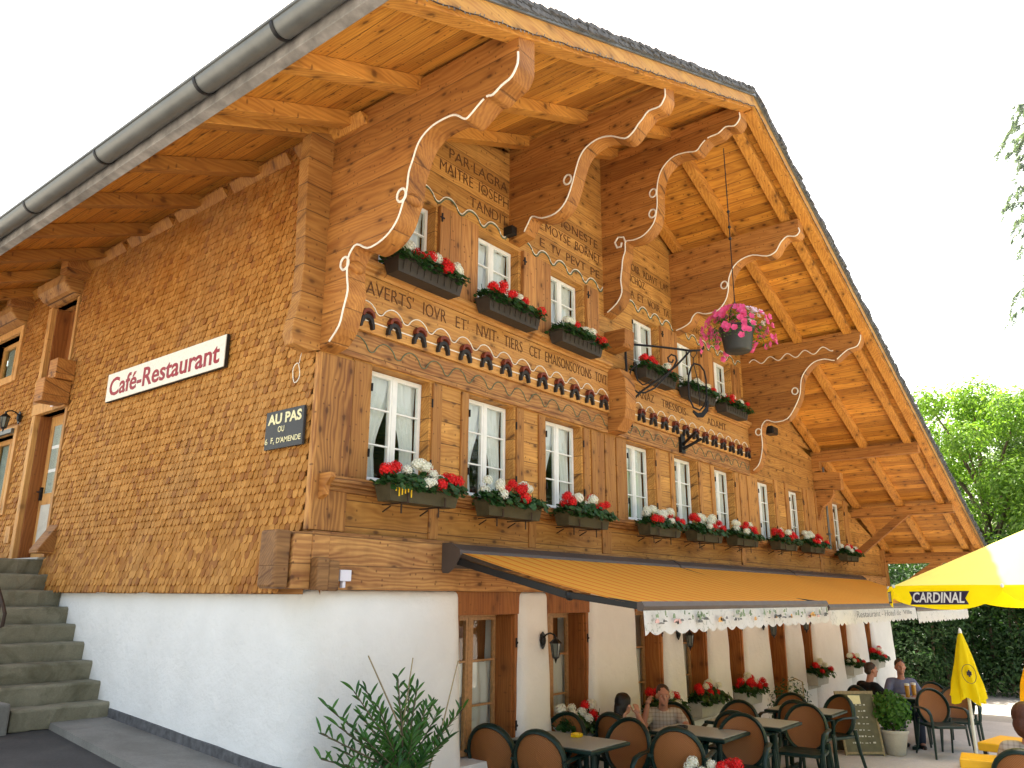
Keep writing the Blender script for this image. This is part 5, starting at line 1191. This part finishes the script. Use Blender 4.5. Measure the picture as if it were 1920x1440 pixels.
def closed_parasol(x,y,zb,zt,r_,mat,label,mark=False,rz=0):
    g=terr(x); t=empty('closed_parasol',(x,y,g),rz,label,'parasol','closed parasols on the terrace'); zb-=g; zt-=g
    vs=[];n=48;m_=16
    for j in range(m_+1):
        v=j/m_; rr=.02+r_*(v**.85)*(1-.10*(v>.75)*(v-.75)*4); 
        for k in range(n):
            a=2*math.pi*k/n; f=1+.20*v*math.sin(8*a+.8*math.sin(v*4))+.05*math.sin(3*a+v*5); vs.append((rr*f*math.cos(a),rr*f*math.sin(a),zt+(zb-zt)*v-(.05*(math.sin(4*a)) if j==m_ else 0)))
    MB().add(vs,[(j*n+k,j*n+(k+1)%n,(j+1)*n+(k+1)%n,(j+1)*n+k) for j in range(m_) for k in range(n)]).build('folded_canopy',mat,t,smooth=True)
    MB().tube([(0,0,0),(0,0,zt)],.022,8).build('pole',M['metalpole'],t,smooth=True); MB().lathe([(.026,zt-.03),(.022,zt+.03),(.005,zt+.06),(0,zt+.06)],(0,0,0),8).build('finial',M['whitepaint'],t,smooth=True)
    MB().lathe([(.22,0),(.22,.05),(.04,.08),(0,.08)],(0,0,0),16).build('base',M['pale'],t,smooth=True)
    if mark:
        mb=MB(); zc=zt+(zb-zt)*.60; rr=r_*.72
        pts=[]
        for k in range(24):
            a=2*math.pi*k/24; px=.085*math.cos(a); pz=zc+.12*math.sin(a); v=(zt-pz)/(zt-zb); R_=(.02+r_*v**.85)*1.235; pts.append((px,-math.sqrt(max(R_*R_-px*px,0)),pz))
        mb.tube(pts,.004,4,closed=True)
        for q in (-.02,0,.02): mb.box(q-.006,q+.006,-r_*.86-.02,-r_*.80,zc-.04+abs(q),zc+.05-abs(q))
        mb.build('printed_emblem',M['navy'],t)
closed_parasol(9.06,-2.76,.86,1.74,.20,M['yellow'],'closed yellow parasol with a round dark emblem and white tip',True,R(-66))
closed_parasol(6.20,-3.93,1.20,1.76,.17,M['orange'],'closed orange parasol cut by the right edge of the picture')
# ================================================================== people
def remeshed(mb,name,mat,parent,voxel,it=3,loc=None):
    me=bpy.data.meshes.new(name); me.from_pydata([tuple(q) for q in mb.v],[],mb.f); o=bpy.data.objects.new(name,me); COL.objects.link(o)
    bm=bmesh.new(); bm.from_mesh(me); bmesh.ops.recalc_face_normals(bm,faces=bm.faces); bm.to_mesh(me); bm.free()
    r_=o.modifiers.new('r','REMESH'); r_.mode='VOXEL'; r_.voxel_size=voxel; r_.use_smooth_shade=True
    s=o.modifiers.new('s','SMOOTH'); s.iterations=it; s.factor=.6
    bpy.context.view_layer.update(); dg=bpy.context.evaluated_depsgraph_get(); me2=bpy.data.meshes.new_from_object(o.evaluated_get(dg))
    o.modifiers.clear(); o.data=me2; bpy.data.meshes.remove(me); me2.materials.clear(); me2.materials.append(mat); me2.polygons.foreach_set('use_smooth',[True]*len(me2.polygons)); o.parent=parent; return o
def limb(mb,pts,rad):
    for i in range(len(pts)-1):
        a,b=Vector(pts[i]),Vector(pts[i+1]); mb.tube([a,a.lerp(b,.5),b],[rad[i],(rad[i]+rad[i+1])/2*1.04,rad[i+1]],10)
    for p,r_ in zip(pts,rad): mb.ball(p,r_,10,6)
def hand(mb,w_,d,side,curl):
    # wrist point, direction of the hand, +1/-1 side of the thumb, how far the fingers close
    d=Vector(d).normalized(); s=d.cross(Vector((0,0,1))); s=s if s.length>.2 else Vector((1,0,0)); s.normalize(); u=s.cross(d); w_=Vector(w_)
    pc=w_+d*.045; mb.ball(pc,(.036,.036,.022),10,6); mb.tube([w_,w_+d*.08],[(.03,.018),(.036,.016)],8,flat=s)
    for k,(o_,L_) in enumerate(((-.028,.062),(-.010,.072),(.010,.068),(.027,.054))):
        a=w_+d*.082+s*o_; b=a+d*L_*.45-u*curl*.012; c=b+d*L_*.32*(1-curl)-u*(L_*.32*curl+.004); e=c+d*L_*.2*(1-1.6*curl)-u*L_*.24*curl; mb.tube([a,b,c,e],[.0095,.0088,.008,.007],6); mb.ball(e,.007,6,4)
    a=w_+d*.03+s*side*.03; b=a+d*.025+s*side*.028; c=b+d*.03+s*side*.004-u*.006; mb.tube([a,b,c],[.012,.0105,.009],6); mb.ball(c,.009,6,4)
def person(loc,rz,label,skin,shirt,trousers,hair,head,neck,chest,pelvis,arms,hairstyle='short',sleeve='short',sc=1,turn=(0,0),build=1.0,group=None):
    t=empty('person',loc,rz,label,'person',group); t.scale=(sc,)*3
    head=Vector(head);neck=Vector(neck);chest=Vector(chest);pelvis=Vector(pelvis)
    B=MB(); Hm=Matrix.Rotation(turn[0],3,'Z')@Matrix.Rotation(turn[1],3,'X')
    def h(x,y,z): return head+Hm@Vector((x,y,z))
    B.ball(head+Hm@Vector((0,-.012,.02)),(.077,.092,.098),14,10,Hm); B.ball(h(0,.022,-.045),(.058,.062,.066),12,8,Hm); B.ball(h(0,.055,-.085),(.026,.022,.022),8,6,Hm)     # skull, face, chin
    B.ball(h(0,.085,-.018),(.013,.018,.022),8,6,Hm); B.tube([h(0,.072,.022),h(0,.094,-.022)],[.009,.013],6); B.ball(h(0,.073,-.055),(.024,.010,.009),8,5,Hm); B.ball(h(0,.068,.03),(.05,.016,.012),8,5,Hm)
    for s in (-1,1): B.ball(h(s*.078,-.008,-.012),(.010,.018,.028),8,6,Hm); B.ball(h(s*.036,.055,-.025),(.022,.018,.02),8,6,Hm)
    limb(B,[head+Vector((0,-.02,-.06)),neck+Vector((0,-.01,.0)),neck+Vector((0,-.02,-.05))],[.052,.052,.062])
    sh={}
    for s in (-1,1): sh[s]=chest+Vector((s*.165*build,.0,.075))
    limb(B,[pelvis,pelvis.lerp(chest,.5),chest],[.105,.10,.10])
    S=MB()
    up_=(chest-pelvis).normalized()
    for (k,rx__,ry) in ((0,.165,.12),(.3,.155,.115),(.55,.16,.12),(.8,.175,.122),(1.0,.18,.115)): S.ball(pelvis.lerp(chest,k),(rx__*build,ry*build,.12),14,8)
    S.ball(chest+Vector((0,-.005,.075)),(.165*build,.105,.062),12,6)
    for s in (-1,1):
        e,w_,hd=[Vector(q) for q in arms[s][:3]]
        limb(B,[sh[s],e,w_],[.048,.040,.028]); hand(B,w_,hd,arms[s][3],arms[s][4])
        limb(S,[chest+Vector((s*.10,0,.08)),sh[s]],[.068,.067]); 
        if sleeve=='short': limb(S,[sh[s],sh[s].lerp(e,.55)],[.064,.060])
        else: limb(S,[sh[s],e,e.lerp(w_,.85)],[.062,.052,.042])
        hip=pelvis+Vector((s*.095,.02,-.04)); kn=Vector((s*.13,pelvis.y+.46,.50)); an=Vector((s*.14,pelvis.y+.40,.09))
        limb(B,[hip,kn,an],[.08,.055,.04]); limb(B,[an,an+Vector((0,.15,-.045))],[.038,.03])
    remeshed(B,'body',M[skin],t,.0068,2)
    P=MB(); P.ball(pelvis+Vector((0,0,-.02)),(.17*build,.14,.10),12,8)
    for s in (-1,1):
        hip=pelvis+Vector((s*.095,.02,-.04)); kn=Vector((s*.13,pelvis.y+.46,.50)); an=Vector((s*.14,pelvis.y+.40,.13)); limb(P,[hip,kn,an],[.095,.07,.058])
        F=MB(); F.ball(Vector((s*.14,pelvis.y+.46,.05)),(.045,.13,.045),10,6); F.build('shoe',M['blackmetal'],t,smooth=True)
        E=MB(); E.ball(h(s*.030,.067,.004),(.011,.006,.005),8,5,Hm); eo=E.build('eye',M['whitepaint'],t,smooth=True); E=MB(); E.ball(h(s*.030,.0735,.004),(.0055,.003,.005),6,4,Hm); E.build('pupil',M['blackpaint'],eo)
    remeshed(S,'shirt',M[shirt],t,.012,3); remeshed(P,'trousers',M[trousers],t,.014,3)
    HH=MB()
    if hairstyle=='short':
        HH.ball(h(0,-.024,.042),(.081,.094,.086),14,10,Hm); HH.ball(h(0,-.055,-.005),(.074,.06,.07),12,8,Hm)
    elif hairstyle=='long':
        HH.ball(h(0,-.022,.042),(.088,.102,.094),14,10,Hm); HH.ball(h(0,-.065,-.01),(.080,.065,.085),12,8,Hm); HH.tube([h(0,-.085,.0),h(0,-.115,-.10),h(.01,-.115,-.20),h(.0,-.09,-.27)],[.06,.055,.04,.015],8); HH.ball(h(0,-.06,.10),(.05,.05,.035),8,6,Hm)
    elif hairstyle=='bald': HH.ball(h(0,-.045,-.008),(.080,.070,.060),12,8,Hm)
    else: HH.ball(h(0,-.015,.04),(.108,.118,.108),14,10,Hm); HH.ball(h(0,-.06,-.04),(.108,.085,.11),12,8,Hm)
    for v in range(len(HH.v)):
        q=Vector(HH.v[v]); HH.v[v]=tuple(q+Vector((1,1,1))*.006*mnoise.noise(q*60))
    remeshed(HH,'hair',M[hair],t,.008,1); return t
M['skin']=plain('skin',(.50,.25,.17),.5,nz=.06); M['skin2']=plain('tanned_skin',(.42,.19,.12),.5,nz=.06)
M['hairblk']=plain('black_hair',(.012,.009,.008),.5,nz=.3,ns=60); M['hairbr']=plain('brown_hair',(.05,.03,.02),.6,nz=.3,ns=60); M['hairred']=plain('reddish_hair',(.075,.024,.012),.6,nz=.4,ns=60)
M['teal']=plain('green_top',(.02,.17,.10),.8,nz=.12); M['jeans']=plain('dark_jeans',(.03,.04,.07),.85,nz=.15); M['blacksh']=plain('black_shirt',(.008,.008,.009),.85,nz=.2); M['greysh']=plain('grey_blue_shirt',(.16,.17,.25),.85,nz=.1)
def mk_check():
    g=G('beige_checked_shirt'); s=g.sep(g.coord()); a=g.math('GREATER_THAN',g.math('SINE',g.math('MULTIPLY',s[0],150.)),.55); b=g.math('GREATER_THAN',g.math('SINE',g.math('MULTIPLY',s[2],150.)),.55)
    g.col(g.mix(g.math('MULTIPLY',g.math('ADD',a,b),.4),(.46,.40,.32),(.24,.19,.15))); g.rough(.85); return g.m
M['check']=mk_check()
person((3.71,-.42,terr(3.8)+.02),facing(1,-.12),'dark haired woman in a green top, seated in profile with a hand at her mouth','skin','teal','jeans','hairblk',(0,.17,1.00),(0,.11,.86),(0,.04,.72),(0,0,.50),
  {1:((.22,.28,.70),(.07,.33,.88),(-.25,.1,.9),-1,.6),-1:((-.24,.22,.70),(-.10,.42,.77),(.8,.5,.0),1,.4)},'long',build=.88,turn=(0,.05),sc=.92)
person((4.56,-.52,terr(4.6)-.04),facing(-.82,-.50),'man in a beige checked short sleeved shirt with one hand raised beside his chin','skin2','check','jeans','hairbr',(0,.11,1.125),(0,.06,.985),(0,.02,.84),(0,0,.50),
  {1:((.26,.27,.77),(.19,.22,1.02),(-.25,.15,1),-1,.7),-1:((-.27,.25,.78),(-.02,.40,.78),(.9,.15,0),1,.35)},'short',turn=(.15,-.03),sc=.93)
chair(4.86,-.46,-.82,-.50,'green oval-backed armchair under the man in the checked shirt'); chair(3.50,-.48,1,-.12,'green oval-backed armchair under the woman in green')
person((9.95,-1.22,terr(10)-.02),facing(.75,-.45),'man in a black shirt with cropped hair, his back to us near the house end','skin2','blacksh','blacksh','hairbr',(0,.10,1.17),(0,.05,1.02),(0,.0,.86),(0,0,.50),
  {1:((.25,.20,.72),(.12,.42,.78),(-.3,.9,.0),-1,.5),-1:((-.27,.22,.72),(-.12,.42,.80),(.3,.9,.1),1,.5)},'short',turn=(-.35,0),sc=.97)
person((10.72,-1.52,terr(10.7)-.02),facing(-.85,-.35),'man in a grey blue T-shirt facing us across the distant beer table','skin2','greysh','jeans','hairbr',(0,.06,1.18),(0,.03,1.03),(0,.0,.87),(0,0,.50),
  {1:((.28,.16,.72),(.14,.42,.78),(-.5,.8,0),-1,.5),-1:((-.28,.16,.72),(-.14,.42,.78),(.5,.8,0),1,.5)},'short',turn=(.1,.05))
chair(9.70,-1.08,.75,-.45,'dark metal framed armchair under the man in black'); chair(11.0,-1.40,-.85,-.35,'green oval-backed armchair under the man in grey')
person((4.42,-3.99,terr(4.4)-.06),facing(1,.1),'person with reddish hair at the right edge seen from behind','skin','check','jeans','hairred',(0,.02,1.13),(0,.0,.98),(0,.0,.82),(0,0,.50),
  {1:((.26,.10,.66),(.18,.36,.72),(-.3,.9,.0),-1,.4),-1:((-.26,.10,.66),(-.18,.36,.72),(.3,.9,0),1,.4)},'bushy')
# ================================================================== trees and hedges
def crown(mb,blobs,n,size,low=.5,dens=1):
    tot=sum(b[1]**2 for b in blobs)
    for c,r_ in blobs:
        k=int(n*r_*r_/tot); c=Vector(c)
        def fn():
            d=Vector((random.gauss(0,1),random.gauss(0,1),random.gauss(0,.85))).normalized(); kk=random.random()**.35*(1+.32*mnoise.noise(d*1.9+c*.7)+.12*mnoise.noise(d*5+c)); return c+Vector((d.x,d.y,d.z*.85))*r_*kk,d+Vector((0,0,.5))
        leaf_quads(mb,k,fn,size,roundish=False,curl=.5)
def tree(x,y,h,rad,leafmat,label,n=9000,size=.16,seed=1,trunk=.2,base=None,squash=1,grp='trees beyond the house'):
    random.seed(seed); t=empty('deciduous_tree',(x,y,-.2),0,label,'tree',grp); mb=MB(); blobs=[]
    tr=MB(); top=h*.55; tr.tube([(0,0,0),(.1,.05,h*.25),(.0,.1,top),(.1,.0,h*.8)],[trunk,trunk*.8,trunk*.5,trunk*.15],8)
    for k in range(24):
        a=k*2.399; zz=h*(.24+.68*(k/23)); rr=rad*(1-.55*abs(zz/h-.5)*1.6)*random.uniform(.45,.85)*(1 if k<23 else 0); c=(rr*math.cos(a),rr*math.sin(a),zz); blobs.append((c,rad*random.uniform(.30,.48)*(1-.35*(zz/h)))); tr.tube([(0,.05,zz*.65),(c[0]*.6,c[1]*.6,zz*.88),c],[trunk*.35,trunk*.2,trunk*.06],5)
    crown(mb,blobs,n,size); mb.build('crown',leafmat,t); tr.build('trunk',M['bark'],t,smooth=True); return t
tree(25,-1.2,9.4,3.2,M['leafA'],'bright green leafy tree just right of the roof edge, lower than its neighbour',36450,.17,2)
tree(27,-4.6,10.8,3.4,M['leafC'],'tall pale green tree in the middle of the group beyond the house',40500,.17,3)
tree(24,-6.3,8.6,2.8,M['leafA'],'leafy tree standing lower at the right edge above the parasol',32400,.16,4)
tree(31,-7.5,9.4,3.6,M['leafB'],'dark green tree at the far right behind the lighter ones',32400,.2,5)
tree(23.5,-4.0,6.6,2.4,M['leafA'],'low bright tree just above the parasol beyond the hedge',27000,.15,14)
tree(28,-2.6,9.8,2.6,M['leafC'],'slender pale tree whose top rises behind the roof edge trees',24300,.17,15)
tree(31,2.5,8.6,3.4,M['leafB'],'dark tree mostly hidden behind the roof edge',24300,.2,6)
def hedge(x0,y0,x1,y1,h,th,mat,label,n,seed,size=.12):
    random.seed(seed); t=empty('shrub_hedge',((x0+x1)/2,(y0+y1)/2,0),0,label,'hedge','hedges behind the terrace'); mb=MB(); d=Vector((x1-x0,y1-y0,0)); L_=d.length; d.normalize(); s=Vector((-d.y,d.x,0)); blobs=[]
    k=int(L_/.8)+1
    for i in range(k+1):
        for zz in (.5,1.3,2.1,2.8):
            if zz<h: blobs.append((d*(L_*(i/k-.5))+s*random.uniform(-.35,.35)+Vector((0,0,zz+random.uniform(-.2,.3))),random.uniform(.7,.95)*th))
    crown(mb,blobs,n,size); mb.build('foliage',mat,t)
    c=MB(); 
    for i in range(k*2+1): q=d*(L_*(i/(k*2)-.5)); c.tube([q,q+Vector((random.uniform(-.2,.2),random.uniform(-.2,.2),h*.8))],[.05,.02],5)
    c.build('stem',M['bark'],t)
hedge(20.2,1.2,20.6,-8.5,3.0,1.0,M['leafB'],'dense dark hedge closing the terrace behind the closed parasols',42000,41,.15)
hedge(18.6,2.2,19.2,-.6,2.6,.9,M['leafB'],'dark shrubs right beside the far white corner of the house',16000,42,.13)
hedge(22.5,1.5,22.8,-9.5,3.6,1.35,M['leafB'],'taller row of dark bushes behind the hedge',26000,43,.2)
# conifer whose branches reach in from the right
random.seed(77); CT=empty('spruce_tree',(21.1,-4.7,0),0,'tall thin-branched conifer reaching into the picture at the upper right','tree'); tr=MB(); nd=MB()
tr.tube([(0,0,0),(0,0,9),(0,0,17)],[.28,.18,.03],8)
for k in range(150):
    if random.random()<.10: continue
    z=8.0+8.4*k/150+random.uniform(-.15,.15); a=k*2.399; L_=(1.95-.085*(z-8.0))*random.uniform(.45,1.12); d=Vector((math.cos(a),math.sin(a),0)); p=[Vector((0,0,z))]
    for i in range(1,7): u=i/6; p.append(Vector((0,0,z))+d*L_*u+Vector((0,0,-random.choice((.3,.5,.8))*L_*u*u+.12*u)))
    tr.tube(p,[.03*(1-i/7.) for i in range(7)],4)
    for i in range(1,7):
        for q in range(5):
            b=p[i].lerp(p[i-1],random.random()); s=Vector((-d.y,d.x,0))*random.uniform(-.30,.30)*(1.1-i/9); e=b+s+d*.10+Vector((0,0,-random.uniform(.08,.30))); 
            for w_ in range(17):
                c=b.lerp(e,w_/16); dd=Vector((random.uniform(-1,1),random.uniform(-1,1),random.uniform(-1,.2))).normalized()*.10; sd_=dd.cross(Vector((random.random(),random.random(),.3))).normalized()*.016
                nd.add([c-sd_,c+sd_,c+dd],[(0,1,2)])
tr.build('trunk',M['bark'],CT); nd.build('crown',M['needle'],CT)
# trees behind the viewpoint, which the window panes reflect
tree(23,-25,11.5,5.2,M['leafB'],'dark tree across the road reflected in the window panes',9000,.34,8,.3,grp='trees across the road')
tree(47,-12.5,9.5,4.2,M['leafA'],'rounded tree further along the road reflected in the right hand window panes',8000,.34,12,.3,grp='trees across the road')
random.seed(90); wd_=MB(); blobs=[]
for k in range(46):
    x=-14+2.4*k; 
    for zz in (1.5,4.5,7.5,10.2): blobs.append(((x+random.uniform(-1,1),-27-.0*x+random.uniform(-1.5,1.5)+ (max(0,x-40)*.35),zz+random.uniform(-.8,.9)),random.uniform(1.9,2.7)))
crown(wd_,blobs,60000,.62); tag(wd_.build('distant_wood',M['leafB']),'dark band of woodland across the road, seen only as a reflection in the panes','wood',kind='stuff')
tree(39,-21,11,4.8,M['leafA'],'lighter tree across the road reflected in the window panes',8000,.34,9,.3,grp='trees across the road')
